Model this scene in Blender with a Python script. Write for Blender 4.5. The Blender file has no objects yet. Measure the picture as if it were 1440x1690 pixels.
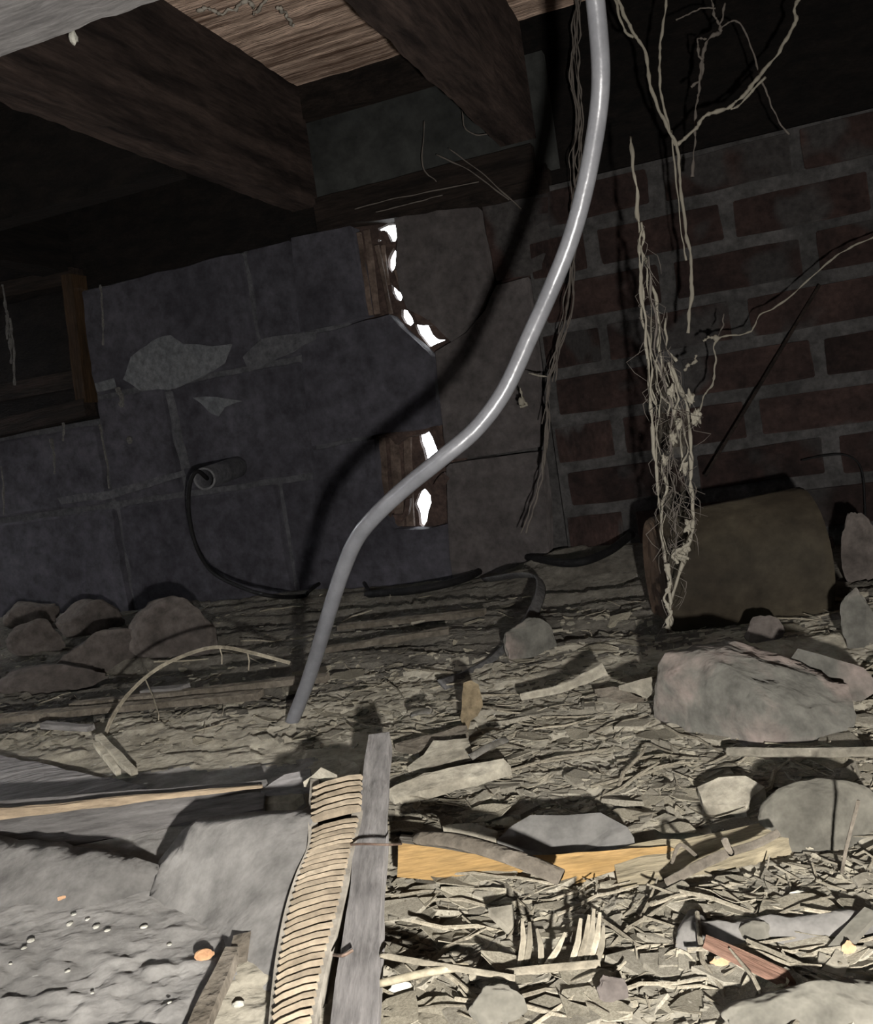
import bpy, bmesh, math, random
import numpy as np
from mathutils import Vector, Matrix, noise as mnoise
from mathutils.geometry import delaunay_2d_cdt

random.seed(7); rng = np.random.default_rng(7)
scn = bpy.context.scene
col = scn.collection

# ------------------------------------------------------------------ camera
F, CX, CY = 1544.0, 720.0, 845.0            # focal length and centre, image taken as 1440 x 1690
H0, ROLL, PITCH = .22, .15, math.atan(118.6/1544)
fwd = np.array([0, math.cos(PITCH), -math.sin(PITCH)])
r0 = np.array([1., 0, 0]); u0 = np.cross(r0, fwd)
RT = math.cos(ROLL)*r0 - math.sin(ROLL)*u0
UP = math.sin(ROLL)*r0 + math.cos(ROLL)*u0
CAM = np.array([0, 0, H0])
cd = bpy.data.cameras.new('camera'); cam = bpy.data.objects.new('camera', cd); col.objects.link(cam)
cd.sensor_fit = 'HORIZONTAL'; cd.sensor_width = 36; cd.lens = F/1440*36; cd.clip_start = .01
m = Matrix.Identity(4)
for i in range(3):
    m[i][0] = RT[i]; m[i][1] = UP[i]; m[i][2] = -fwd[i]; m[i][3] = CAM[i]
cam.matrix_world = m
scn.camera = cam

# ------------------------------------------------------------------ sky, torch, exposure
wd = bpy.data.worlds.new('daylight'); scn.world = wd; wd.use_nodes = True
bg = wd.node_tree.nodes['Background']; bg.inputs[0].default_value = (.93, .96, 1, 1); bg.inputs[1].default_value = 18.0
ld = bpy.data.lights.new('hand_torch', 'SPOT'); lamp = bpy.data.objects.new('hand_torch', ld); col.objects.link(lamp)
LPOS = CAM + RT*.044 - UP*.067 - fwd*.08
lamp.location = LPOS
ld.energy = 26.0; ld.color = (1.0, .965, .93); ld.shadow_soft_size = .007
ld.spot_size = math.radians(175); ld.spot_blend = 1.0
ldir = Vector(fwd*1.0 - UP*.05 + RT*.05)
lamp.rotation_euler = ldir.to_track_quat('-Z', 'Y').to_euler()
cy = scn.cycles; cy.max_bounces = 4; cy.diffuse_bounces = 2; cy.glossy_bounces = 2; cy.transparent_max_bounces = 6
vs = scn.view_settings
vs.view_transform = 'Standard'; vs.look = 'None'; vs.exposure = 0; vs.gamma = 1; vs.use_curve_mapping = False

# ------------------------------------------------------------------ measuring: photo directions to places in the crawl space
YAW = math.radians(20)
J = np.array([math.sin(YAW), math.cos(YAW), 0]); W = np.array([math.cos(YAW), -math.sin(YAW), 0]); CW = 1.37
Zv = np.array([0, 0, 1.])
def ray(x, y): return fwd + RT*((x-CX)/F) - UP*((y-CY)/F)
def at(x, y, d): return CAM + ray(x, y)*d
def onwall(x, y, off=0):
    d = ray(x, y); return CAM + d*((CW-off)/(d@J))
def onfloor(x, y, z=0):
    d = ray(x, y); return CAM + d*((z-H0)/d[2])
def onplane(x, y, p, n):
    d = ray(x, y); return CAM + d*(((p-CAM)@n)/(d@n))
def wp(u, off, z): return W*u + J*(CW-off) + Zv*z      # wall coordinates: along, towards the room, up
def uz(x, y, off=0):
    p = onwall(x, y, off); return float(p@W), float(p[2])

# ------------------------------------------------------------------ noise
def h2(ix, iy, s):
    n = (ix.astype(np.int64)*374761393 + iy.astype(np.int64)*668265263 + s*974634777) & 0xffffffff
    n = ((n ^ (n >> 13))*1274126177) & 0xffffffff
    n = n ^ (n >> 16)
    return (n & 0xffffff)/float(0xffffff)
def vn(x, y, s=0):
    ix = np.floor(x); iy = np.floor(y); fx = x-ix; fy = y-iy
    fx = fx*fx*(3-2*fx); fy = fy*fy*(3-2*fy)
    a = h2(ix, iy, s); b = h2(ix+1, iy, s); c = h2(ix, iy+1, s); d = h2(ix+1, iy+1, s)
    return (a*(1-fx)+b*fx)*(1-fy)+(c*(1-fx)+d*fx)*fy
def fbm(x, y, s=0, o=4):
    t = 0; a = .5; n = 0
    for k in range(o):
        t = t + a*vn(x*2**k, y*2**k, s+k*17); n += a; a *= .5
    return t/n - .5
def voro(x, y, s=0):
    ix = np.floor(x); iy = np.floor(y); d1 = np.full(x.shape, 9.); c1 = np.zeros(x.shape); gx = np.zeros(x.shape); gy = np.zeros(x.shape)
    for a in (-1, 0, 1):
        for b in (-1, 0, 1):
            px = ix+a+h2(ix+a, iy+b, s); py = iy+b+h2(ix+a, iy+b, s+5)
            d = (px-x)**2+(py-y)**2; k = d < d1
            d1 = np.where(k, d, d1); c1 = np.where(k, h2(ix+a, iy+b, s+9), c1)
            gx = np.where(k, x-px, gx); gy = np.where(k, y-py, gy)
    return c1, gx, gy
def sm(a, b, x):
    t = np.clip((x-a)/(b-a), 0, 1); return t*t*(3-2*t)

# ------------------------------------------------------------------ materials
MATS = {}
def mat(name, ca, cb, scale=12, rough=.9, bump=.25, stretch=(1, 1, 1), bscale=None, fleck=None, dust=None, spread=.25, ramp=(.35, .7), spec=.25, coords='Object', bdist=.007, grain=(.38, 5)):
    if name in MATS: return MATS[name]
    m = bpy.data.materials.new(name); m.use_nodes = True; nt = m.node_tree; N = nt.nodes; L = nt.links
    b = N['Principled BSDF']; b.inputs['Roughness'].default_value = rough; b.inputs['Specular IOR Level'].default_value = spec
    if rough > .8: b.inputs['Diffuse Roughness'].default_value = 1.0      # dust
    tc = N.new('ShaderNodeTexCoord'); mp = N.new('ShaderNodeMapping'); mp.inputs['Scale'].default_value = stretch
    oi = N.new('ShaderNodeObjectInfo'); sc = N.new('ShaderNodeVectorMath'); sc.operation = 'SCALE'; sc.inputs[0].default_value = (31, 17, 23)
    L.new(oi.outputs['Random'], sc.inputs['Scale'])
    ad = N.new('ShaderNodeVectorMath'); ad.operation = 'ADD'
    L.new(tc.outputs[coords], mp.inputs[0]); L.new(mp.outputs[0], ad.inputs[0]); L.new(sc.outputs[0], ad.inputs[1])
    n1 = N.new('ShaderNodeTexNoise'); n1.inputs['Scale'].default_value = scale; n1.inputs['Detail'].default_value = 4; n1.inputs['Roughness'].default_value = .62
    L.new(ad.outputs[0], n1.inputs['Vector'])
    cr = N.new('ShaderNodeValToRGB'); cr.color_ramp.elements[0].position = ramp[0]; cr.color_ramp.elements[1].position = ramp[1]
    cr.color_ramp.elements[0].color = (*ca, 1); cr.color_ramp.elements[1].color = (*cb, 1)
    L.new(n1.outputs['Fac'], cr.inputs[0]); out = cr.outputs[0]
    if fleck:
        n3 = N.new('ShaderNodeTexNoise'); n3.inputs['Scale'].default_value = fleck[1]; n3.inputs['Detail'].default_value = 2
        L.new(ad.outputs[0], n3.inputs['Vector'])
        c3 = N.new('ShaderNodeValToRGB'); c3.color_ramp.elements[0].position = fleck[2]; c3.color_ramp.elements[1].position = fleck[2]+.06
        c3.color_ramp.elements[0].color = (0, 0, 0, 1); c3.color_ramp.elements[1].color = (1, 1, 1, 1)
        L.new(n3.outputs['Fac'], c3.inputs[0])
        mx = N.new('ShaderNodeMixRGB'); mx.inputs[2].default_value = (*fleck[0], 1); L.new(c3.outputs[0], mx.inputs[0]); L.new(out, mx.inputs[1]); out = mx.outputs[0]
    if grain:
        n5 = N.new('ShaderNodeTexNoise'); n5.inputs['Scale'].default_value = scale*grain[1]; n5.inputs['Detail'].default_value = 4; n5.inputs['Roughness'].default_value = .7
        L.new(ad.outputs[0], n5.inputs['Vector'])
        c5 = N.new('ShaderNodeMapRange'); c5.inputs['From Min'].default_value = .3; c5.inputs['From Max'].default_value = .7; c5.inputs['To Min'].default_value = 1-grain[0]; c5.inputs['To Max'].default_value = 1+grain[0]
        L.new(n5.outputs['Fac'], c5.inputs[0]); v5 = N.new('ShaderNodeVectorMath'); v5.operation = 'SCALE'
        L.new(out, v5.inputs[0]); L.new(c5.outputs[0], v5.inputs['Scale']); out = v5.outputs[0]
    if dust:       # settled dust lies on faces that look up
        ge = N.new('ShaderNodeNewGeometry'); sx = N.new('ShaderNodeSeparateXYZ'); L.new(ge.outputs['Normal'], sx.inputs[0])
        c4 = N.new('ShaderNodeValToRGB'); c4.color_ramp.elements[0].position = dust[1]; c4.color_ramp.elements[1].position = dust[1]+.25
        L.new(sx.outputs['Z'], c4.inputs[0])
        mx = N.new('ShaderNodeMixRGB'); mx.inputs[2].default_value = (*dust[0], 1); L.new(c4.outputs[0], mx.inputs[0]); L.new(out, mx.inputs[1]); out = mx.outputs[0]
    if spread:
        hs = N.new('ShaderNodeHueSaturation'); mr = N.new('ShaderNodeMapRange'); mr.inputs['To Min'].default_value = 1-spread; mr.inputs['To Max'].default_value = 1+spread
        L.new(oi.outputs['Random'], mr.inputs[0]); L.new(mr.outputs[0], hs.inputs['Value']); L.new(out, hs.inputs['Color']); out = hs.outputs[0]
    L.new(out, b.inputs['Base Color'])
    if bump:
        n2 = N.new('ShaderNodeTexNoise'); n2.inputs['Scale'].default_value = bscale or scale*5; n2.inputs['Detail'].default_value = 3
        L.new(ad.outputs[0], n2.inputs['Vector'])
        bp = N.new('ShaderNodeBump'); bp.inputs['Strength'].default_value = bump; bp.inputs['Distance'].default_value = bdist
        L.new(n2.outputs['Fac'], bp.inputs['Height']); L.new(bp.outputs[0], b.inputs['Normal'])
    MATS[name] = m; return m

SOIL = mat('dusty_soil', (.25, .228, .178), (.40, .37, .297), 16, 1, .5, bscale=160, spread=0, fleck=((.5, .48, .42), 130, .72), bdist=.003)
DSOIL = mat('far_dark_soil', (.075, .068, .056), (.15, .138, .115), 16, 1, .5, bscale=160, spread=0)  # darker soil tone used on the far part of the floor
CRUST = mat('packed_grey_dirt', (.175, .168, .155), (.275, .264, .244), 9, 1, .6, bscale=110, spread=.04, fleck=((.6, .6, .55), 90, .74), bdist=.003)
SLABD = mat('pale_packed_dirt', (.165, .158, .146), (.25, .24, .222), 9, 1, .6, bscale=110, spread=.04, bdist=.003)
DUSTR = mat('dusty_olive_stone', (.115, .108, .088), (.18, .17, .14), 12, .95, .7, bscale=60, spread=.08)
ROCK = mat('grey_pink_stone', (.135, .13, .112), (.235, .195, .170), 11, .95, .8, bscale=60, spread=.1, ramp=(.45, .57))
DROCK = mat('brown_stone', (.085, .073, .064), (.145, .125, .112), 14, .95, .5, bscale=60, spread=.2)
BLOCK = mat('concrete_block', (.051, .049, .0575), (.090, .087, .101), 9, .95, 1.0, bscale=60, spread=.10, bdist=.003)
PARGE = mat('parging', (.085, .075, .072), (.125, .112, .108), 9, .95, .5, bscale=60, spread=.1)
MORT = mat('mortar', (.055, .053, .051), (.105, .10, .097), 18, 1, .6, bscale=110, spread=.05)
MORTL = mat('grey_block_mortar', (.085, .086, .092), (.12, .12, .127), 20, 1, .6, bscale=110, spread=.05)
PATCH = mat('pale_mortar_smear', (.13, .137, .145), (.20, .205, .21), 20, 1, .6, bscale=80, spread=.05)
BRICK = mat('red_brick', (.022, .0145, .013), (.056, .034, .029), 20, .95, .6, bscale=70, spread=.28, fleck=((.05, .046, .044), 9, .56))
DARKW = mat('old_dark_timber', (.010, .0075, .006), (.034, .024, .019), 9, .95, .5, stretch=(1, 8, 8), spread=.15)
BLACKW = mat('black_timber_and_shade', (.004, .0035, .003), (.012, .009, .0075), 9, .95, .4, stretch=(1, 8, 8), spread=.15)  # near-black timber; its colour also stands in for unlit space overhead
JOIST = mat('joist_timber', (.012, .0085, .0075), (.050, .035, .029), 6, .95, .5, stretch=(1, 7, 7), spread=.1)
SUBF = mat('subfloor_plank', (.16, .10, .07), (.80, .60, .47), 5, .95, .7, stretch=(1, 14, 14), spread=.12, ramp=(.36, .66))
GREYW = mat('grey_dusty_plank', (.21, .20, .195), (.30, .288, .278), 6, .95, .4, stretch=(1, 8, 8), spread=.05)
LATHW = mat('grey_weathered_lath', (.14, .132, .125), (.21, .2, .189), 8, .95, .4, stretch=(1, 6, 6), spread=.12)
FRESH = mat('fresh_yellow_wood', (.32, .205, .078), (.45, .30, .13), 8, .85, .3, stretch=(1, 12, 12), spread=.06, dust=((.26, .24, .20), .55))
SLATE = mat('grey_slate', (.12, .115, .105), (.18, .174, .16), 10, .95, .5, spread=.05)
BOARDY = mat('dusty_yellow_board', (.22, .19, .13), (.34, .29, .19), 8, .95, .4, stretch=(1, 8, 8), spread=.08, ramp=(.4, .75))
EDGEW = mat('split_plank_edge', (.30, .235, .16), (.46, .365, .25), 10, .9, .4, stretch=(1, 8, 8), spread=.05)
RIBW = mat('tan_ribbed_board', (.27, .22, .155), (.40, .335, .245), 14, .9, .3, spread=.1)
RIMW = mat('dusty_board_edge', (.22, .20, .165), (.31, .285, .24), 14, .95, .3, spread=.05)
LEAF = mat('dead_leaf', (.20, .18, .135), (.36, .33, .255), 30, .95, .4, spread=.35)
TWIG = mat('dead_twig', (.20, .176, .13), (.36, .325, .25), 30, .95, .4, spread=.35)
CHIP = mat('dusty_wood_chip', (.215, .195, .152), (.345, .32, .256), 20, .95, .4, spread=.3)
STRAW = mat('pale_straw', (.33, .29, .20), (.46, .41, .30), 20, .8, .2, spread=.1)
RUST = mat('rusty_brown_metal', (.026, .020, .013), (.047, .039, .026), 8, .85, .4, bscale=60, spread=0, ramp=(.4, .62))
RUSTC = mat('rusty_red_brown_metal', (.042, .027, .018), (.068, .047, .033), 8, .85, .4, bscale=60, spread=0, ramp=(.4, .62))
HOSE = mat('grey_plastic_hose', (.165, .167, .178), (.22, .222, .233), 25, .32, .05, spread=0, spec=.7, grain=(.12, 5), dust=((.2, .2, .21), .8))
BLACKC = mat('black_rubber', (.006, .006, .006), (.016, .015, .015), 30, .75, .2, spread=0)
STRAP = mat('grey_strap', (.10, .098, .095), (.16, .155, .15), 30, .8, .2, spread=0)
PIPEM = mat('dull_metal_pipe', (.055, .055, .06), (.09, .09, .095), 30, .6, .2, spread=0)
REDW = mat('reddish_wood', (.15, .085, .06), (.23, .14, .10), 20, .9, .3, stretch=(1, 6, 6), spread=.1)
ORANGE = mat('orange_clay', (.45, .26, .14), (.62, .40, .24), 30, .9, .3, spread=.1)
PALE = mat('pale_chip', (.55, .53, .44), (.75, .73, .64), 30, .8, .2, spread=.1)
BARKG = mat('brown_bark', (.10, .085, .065), (.20, .175, .14), 25, .95, .5, spread=.1)
GLOSS = mat('shiny_plastic', (.12, .11, .09), (.25, .24, .22), 30, .06, .1, spread=0, spec=1.0)
STREAK = mat('white_drip', (.11, .105, .10), (.20, .195, .18), 60, 1, .3, spread=.1)
SPLINT = mat('brown_splintered_wood', (.07, .05, .04), (.20, .15, .12), 20, .95, .5, stretch=(1, 1, .2), spread=.15)
REDM = mat('red_brown_mortar', (.06, .042, .036), (.125, .085, .07), 25, 1, .5, spread=.1)

def webmat(name, c, film):
    m = bpy.data.materials.new(name); m.use_nodes = True; N = m.node_tree.nodes; L = m.node_tree.links
    b = N['Principled BSDF']; b.inputs['Base Color'].default_value = (*c, 1); b.inputs['Roughness'].default_value = 1; b.inputs['Specular IOR Level'].default_value = 0
    if film:
        tc = N.new('ShaderNodeTexCoord'); mp = N.new('ShaderNodeMapping'); mp.inputs['Scale'].default_value = (1, 1, .3)
        n = N.new('ShaderNodeTexNoise'); n.inputs['Scale'].default_value = 95; n.inputs['Detail'].default_value = 8; n.inputs['Roughness'].default_value = .75
        cr = N.new('ShaderNodeValToRGB'); cr.color_ramp.elements[0].position = .47; cr.color_ramp.elements[1].position = .68
        cr.color_ramp.elements[0].color = (0, 0, 0, 1); cr.color_ramp.elements[1].color = (film,)*3+(1,)
        L.new(tc.outputs['Object'], mp.inputs[0]); L.new(mp.outputs[0], n.inputs['Vector']); L.new(n.outputs['Fac'], cr.inputs[0])
        tr = N.new('ShaderNodeBsdfTransparent'); mx = N.new('ShaderNodeMixShader')
        L.new(cr.outputs[0], mx.inputs[0]); L.new(tr.outputs[0], mx.inputs[1]); L.new(b.outputs[0], mx.inputs[2])
        L.new(mx.outputs[0], N['Material Output'].inputs[0])
    return m
WEB = webmat('dusty_cobweb', (.33, .305, .245), 0)
WEBP = webmat('pale_cobweb', (.55, .50, .42), 0)
WEBD = webmat('grey_cobweb', (.17, .15, .13), 0)
FILM = webmat('cobweb_film', (.16, .145, .115), .5)

# ------------------------------------------------------------------ builders
def tag(o, label=None, cat=None, group=None, kind=None):
    if label: o['label'] = label
    if cat: o['category'] = cat
    if group: o['group'] = group
    if kind: o['kind'] = kind
    return o
def thing(name, loc, label, cat, group=None):
    o = bpy.data.objects.new(name, None); col.objects.link(o); o.location = loc; o.empty_display_size = .02
    return tag(o, label, cat, group)
def wloc(o):
    l = Vector(o.location)
    while o.parent: o = o.parent; l += Vector(o.location)
    return l
class MB:
    def __init__(s): s.v = []; s.f = []
    def add(s, vs, fs):
        k = len(s.v); s.v += [tuple(map(float, v)) for v in vs]; s.f += [tuple(i+k for i in f) for f in fs]; return s
    def box(s, o, a, b, c):      # corner and three edge vectors
        o, a, b, c = map(np.array, (o, a, b, c))
        if np.dot(np.cross(a, b), c) < 0: a, b = b, a
        P = [o, o+a, o+a+b, o+b, o+c, o+a+c, o+a+b+c, o+b+c]
        return s.add(P, [(3, 2, 1, 0), (4, 5, 6, 7), (0, 1, 5, 4), (1, 2, 6, 5), (2, 3, 7, 6), (3, 0, 4, 7)])
    def tube(s, pts, rad, n=8, flat=1.0, up=None):
        P = [np.array(p, float) for p in pts]; R = rad if hasattr(rad, '__len__') else [rad]*len(P)
        k0 = len(s.v); nrm = None
        for i, p in enumerate(P):
            t = P[min(i+1, len(P)-1)]-P[max(i-1, 0)]; t = t/(np.linalg.norm(t)+1e-9)
            if nrm is None:
                a = np.array(up, float) if up is not None else (Zv if abs(t[2]) < .9 else np.array([1., 0, 0]))
                nrm = a-t*(a@t)
            else: nrm = nrm-t*(nrm@t)
            nrm = nrm/(np.linalg.norm(nrm)+1e-9); b = np.cross(t, nrm)
            for q in range(n):
                a = 2*math.pi*q/n
                s.v.append(tuple(p+R[i]*(math.cos(a)*nrm*flat+math.sin(a)*b)))
        for i in range(len(P)-1):
            for q in range(n):
                q2 = (q+1) % n
                s.f.append((k0+i*n+q, k0+i*n+q2, k0+(i+1)*n+q2, k0+(i+1)*n+q))
        s.f.append(tuple(k0+q for q in range(n))[::-1]); s.f.append(tuple(k0+(len(P)-1)*n+q for q in range(n)))
        return s
    def prism(s, pts, ext):
        P = [np.array(p, float) for p in pts]; ext = np.array(ext, float); n = len(P)
        nr = sum((np.cross(P[i]-P[0], P[(i+1) % n]-P[0]) for i in range(n)), np.zeros(3))
        if nr@ext > 0: P = P[::-1]
        return s.add(P+[p+ext for p in P], [tuple(range(n)), tuple(range(2*n-1, n-1, -1))]+[(i, i+n, (i+1) % n+n, (i+1) % n) for i in range(n)])
    def mesh(s, name, origin=None):
        V = np.array(s.v)
        o = V.mean(0) if origin is None else np.array(origin)
        me = bpy.data.meshes.new(name); me.from_pydata([tuple(v) for v in V-o], [], s.f); me.update()
        return me, o
    def build(s, name, mt, parent=None, smooth=False, origin=None):
        me, o = s.mesh(name, origin); return put(name, me, o, mt, parent, smooth)
def put(name, me, o, mt, parent=None, smooth=False):
    if mt and not me.materials: me.materials.append(mt)
    if smooth: me.polygons.foreach_set('use_smooth', [True]*len(me.polygons))
    ob = bpy.data.objects.new(name, me); col.objects.link(ob)
    o = Vector(o)
    if parent is not None: ob.parent = parent; o = o-wloc(parent)
    ob.location = o
    return ob
def spline(pts, n=6):
    P = [np.array(p, float) for p in pts]; P = [2*P[0]-P[1]]+P+[2*P[-1]-P[-2]]; out = []
    for i in range(1, len(P)-2):
        for k in range(n):
            t = k/n
            out.append(.5*((2*P[i])+(-P[i-1]+P[i+1])*t+(2*P[i-1]-5*P[i]+4*P[i+1]-P[i+2])*t*t+(-P[i-1]+3*P[i]-3*P[i+1]+P[i+2])*t**3))
    return out+[P[-2]]
def roughen(me, cuts=2, amp=.002, freq=60, seed=0, bevel=0):
    b = bmesh.new(); b.from_mesh(me)
    if bevel: bmesh.ops.bevel(b, geom=list(b.edges), offset=bevel, segments=1, affect='EDGES')
    if cuts:
        bmesh.ops.triangulate(b, faces=[f for f in b.faces if len(f.verts) > 4])
        bmesh.ops.subdivide_edges(b, edges=list(b.edges), cuts=cuts, use_grid_fill=True)
    b.normal_update()
    off = Vector((seed*7.3, seed*3.1, seed*1.7))
    for v in b.verts:
        q = v.co*freq+off
        v.co += Vector((mnoise.noise(q), mnoise.noise(q+Vector((9, 0, 0))), mnoise.noise(q+Vector((0, 9, 0)))))*amp
    b.to_mesh(me); b.free(); me.update()
def hull_rock(name, pts, mt, amp=.003, freq=30, seed=0, cuts=4, parent=None, smooth=True):
    P = np.array(pts); o = P.mean(0); o[2] = P[:, 2].min()
    b = bmesh.new()
    for p in P-o: b.verts.new(p)
    r = bmesh.ops.convex_hull(b, input=list(b.verts))
    for g in (r['geom_interior'], r['geom_unused']):
        for e in g:
            if isinstance(e, bmesh.types.BMVert) and e.is_valid: b.verts.remove(e)
    bmesh.ops.triangulate(b, faces=list(b.faces))
    bmesh.ops.subdivide_edges(b, edges=list(b.edges), cuts=cuts, use_grid_fill=True)
    b.normal_update()
    off = Vector((seed*5.1, seed*2.7, seed))
    for v in b.verts:
        v.co += v.normal*(mnoise.fractal(v.co*freq+off, 1, 2, 4)*amp)
    me = bpy.data.meshes.new(name); b.to_mesh(me); b.free()
    return put(name, me, o, mt, parent, smooth)
def lump(name, c, ax, mt, seed=0, amp=.18, cuts=6, sub=4, rot=0, parent=None, smooth=True, flatbase=True):
    r = random.Random(seed); b = bmesh.new(); bmesh.ops.create_icosphere(b, subdivisions=sub, radius=1)
    pl = [(Vector((r.gauss(0, 1), r.gauss(0, 1), r.gauss(.2, .8))).normalized(), r.uniform(.6, .88)) for _ in range(cuts)]
    off = Vector((seed*3.3, seed*1.9, seed*.7))
    for v in b.verts:
        for n, d in pl:
            k = v.co.dot(n)
            if k > d: v.co -= n*(k-d)*.9
        v.co *= 1+amp*mnoise.fractal(v.co*1.6+off, 1, 2, 4)+amp*.22*mnoise.fractal(v.co*7+off, .8, 2, 4)
        v.co = Vector((v.co.x*ax[0], v.co.y*ax[1], v.co.z*ax[2]))
        v.co.rotate(Matrix.Rotation(rot, 3, 'Z'))
    me = bpy.data.meshes.new(name); b.to_mesh(me); b.free()
    return put(name, me, c, mt, parent, smooth)
def slab(name, poly, thick, mt, parent=None, amp=.002, freq=25, step=.012, seed=0, smooth=False, zk=.6):
    """flat ragged slab: outline given as (px, py, height of its top)"""
    P = np.array([onfloor(p[0], p[1], p[2]*zk) for p in poly]); n = len(P)
    # ragged outline
    Q = []
    for i in range(n):
        a, b_ = P[i], P[(i+1) % n]; k = max(1, int(np.linalg.norm(b_-a)/(step*.9)))
        for t in range(k):
            q = a+(b_-a)*t/k
            if t: q = q+np.array([rng.normal(0, amp*.6), rng.normal(0, amp*.6), 0])
            Q.append(q)
    Q = np.array(Q); A = np.c_[P[:, 0], P[:, 1], np.ones(n)]; cf = np.linalg.lstsq(A, P[:, 2], rcond=None)[0]
    lo, hi = Q.min(0), Q.max(0); pts = [Vector(q[:2]) for q in Q]
    g = [(x, y) for x in np.arange(lo[0], hi[0], step) for y in np.arange(lo[1], hi[1], step)]
    for x, y in g:                                   # inside and clear of the outline
        ins = False
        for i in range(len(Q)):
            x1, y1, x2, y2 = Q[i][0], Q[i][1], Q[i-1][0], Q[i-1][1]
            if (y1 > y) != (y2 > y) and x < (x2-x1)*(y-y1)/(y2-y1)+x1: ins = not ins
        if ins and np.min(np.hypot(Q[:, 0]-x, Q[:, 1]-y)) > step*.5: pts.append(Vector((x+random.uniform(-.3, .3)*step, y+random.uniform(-.3, .3)*step)))
    vo, ed, fa, *_ = delaunay_2d_cdt(pts, [], [list(range(len(Q)))], 1, 1e-6)
    V = []; nv = len(vo)
    for v in vo:
        if len(V) < len(Q): z = Q[len(V)][2]
        else:
            w_ = 1/(np.hypot(Q[:, 0]-v.x, Q[:, 1]-v.y)**3+1e-9); z = float((w_*Q[:, 2]).sum()/w_.sum())
        V.append((v.x, v.y, z+amp*1.2*mnoise.fractal(Vector((v.x*freq, v.y*freq, seed)), 1, 2, 3)))
    mb = MB(); mb.add(V, [tuple(f) for f in fa])
    nq = len(Q); mb.v += [(V[i][0], V[i][1], V[i][2]-thick) for i in range(nq)]
    area = sum(V[i][0]*V[(i+1) % nq][1]-V[(i+1) % nq][0]*V[i][1] for i in range(nq))
    for i in range(nq):
        k = (i+1) % nq; q = (i, nv+i, nv+k, k); mb.f.append(q if area > 0 else q[::-1])
    mb.f.append(tuple(range(nv, nv+nq))[::-1] if area > 0 else tuple(range(nv, nv+nq)))
    return mb.build(name, mt, parent, smooth)
def bar(mb, p0, p1, w, h, rollv=None, w1=None, h1=None):
    """lath from p0 to p1: w across, h tall"""
    p0, p1 = np.array(p0), np.array(p1); t = p1-p0; t /= np.linalg.norm(t)
    z = np.array(rollv if rollv is not None else Zv, float); z = z-t*(z@t); z /= np.linalg.norm(z); x = np.cross(t, z)
    w1 = w if w1 is None else w1; h1 = h if h1 is None else h1; V = []
    for p, a, b in ((p0, w, h), (p1, w1, h1)):
        V += [p-x*a/2-z*b/2, p+x*a/2-z*b/2, p+x*a/2+z*b/2, p-x*a/2+z*b/2]
    return mb.add(V, [(0, 1, 2, 3), (7, 6, 5, 4), (0, 4, 5, 1), (1, 5, 6, 2), (2, 6, 7, 3), (3, 7, 4, 0)])
def lath(name, p0, p1, w, h, mt, seed=0, parent=None, amp=.0012, rollv=None, w1=None, h1=None):
    """one rough stick; its own x axis runs along its length so the grain does too"""
    p0, p1 = np.array(p0), np.array(p1); L_ = np.linalg.norm(p1-p0); mb = MB()
    bar(mb, (0, 0, 0), (L_, 0, 0), w, h, None, w1, h1)
    me, o = mb.mesh(name, (L_/2, 0, 0))
    b = bmesh.new(); b.from_mesh(me)
    bmesh.ops.subdivide_edges(b, edges=[e for e in b.edges if abs((e.verts[0].co-e.verts[1].co).x) > L_*.5], cuts=max(4, int(L_/.012)), use_grid_fill=True)
    for v in b.verts:
        q = Vector((v.co.x*35, v.co.y*90, v.co.z*90))+Vector((seed*3.7, seed, 0)); v.co += Vector((mnoise.noise(q*.8)*amp*2*(abs(v.co.x) > L_*.49), mnoise.noise(q), mnoise.noise(q+Vector((5, 5, 5)))))*amp
    b.normal_update(); b.to_mesh(me); b.free()
    t = Vector((p1-p0)/L_); z = Vector(rollv if rollv is not None else Zv); z = (z-t*z.dot(t)).normalized(); y = z.cross(t)
    ob = put(name, me, (0, 0, 0), mt, parent)
    mw = Matrix.Identity(4)
    for i in range(3): mw[i][0] = t[i]; mw[i][1] = y[i]; mw[i][2] = z[i]
    ob.rotation_euler = mw.to_euler(); c = Vector((p0+p1)/2)
    ob.location = c-wloc(parent) if parent is not None else c
    return ob

# ================================================================== ground
def H(x, y):
    x = np.asarray(x, float); y = np.asarray(y, float); u = x*W[0]+y*W[1]; j = x*J[0]+y*J[1]
    left = (1-sm(-.16, -.09, x+.02*fbm(y*20, x*20, 3)))*(1-sm(.62, .70, y+x*.15))
    lit = 1-left; far = sm(.80, 1.0, y)
    h = .012*fbm(x*4, y*4, 1, 3)
    c, gx, gy = voro(u*26+1.2*fbm(u*9, j*9, 31), j*46, 4); c2, hx, hy = voro(u*62+2*fbm(u*20, j*20, 33), j*95, 8)
    h = h+lit*(1-.55*far)*(.0034*(c-.5)+.0022*(gx*(c2-.5)+gy*(c-.3))+.0016*(c2-.5)+.006*fbm(u*12, j*26, 6, 5))
    st = 1-np.abs(2*fbm(u*2.6+.4*fbm(u*7, j*7, 21), j*15, 12, 4))*2.2
    c3, kx, ky = voro(u*7, j*34, 14)
    h = h+far*(.010*(st-.6)+.008*(c3-.5)+.006*ky*(c3-.4))
    h = h+left*(.0055*fbm(x*25, y*25, 40, 6)+.0022*fbm(x*110, y*110, 43, 3)+.0030*np.abs(fbm(u*35, j*70, 41, 4))*4*sm(.0, .12, .50-y))
    h = h+.028*sm(CW-.16, CW-.01, j)*sm(-.42, -.30, u)*(1-sm(-.2, -.05, u))
    h = h*sm(.12, .24, y+.02)
    return h
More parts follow.
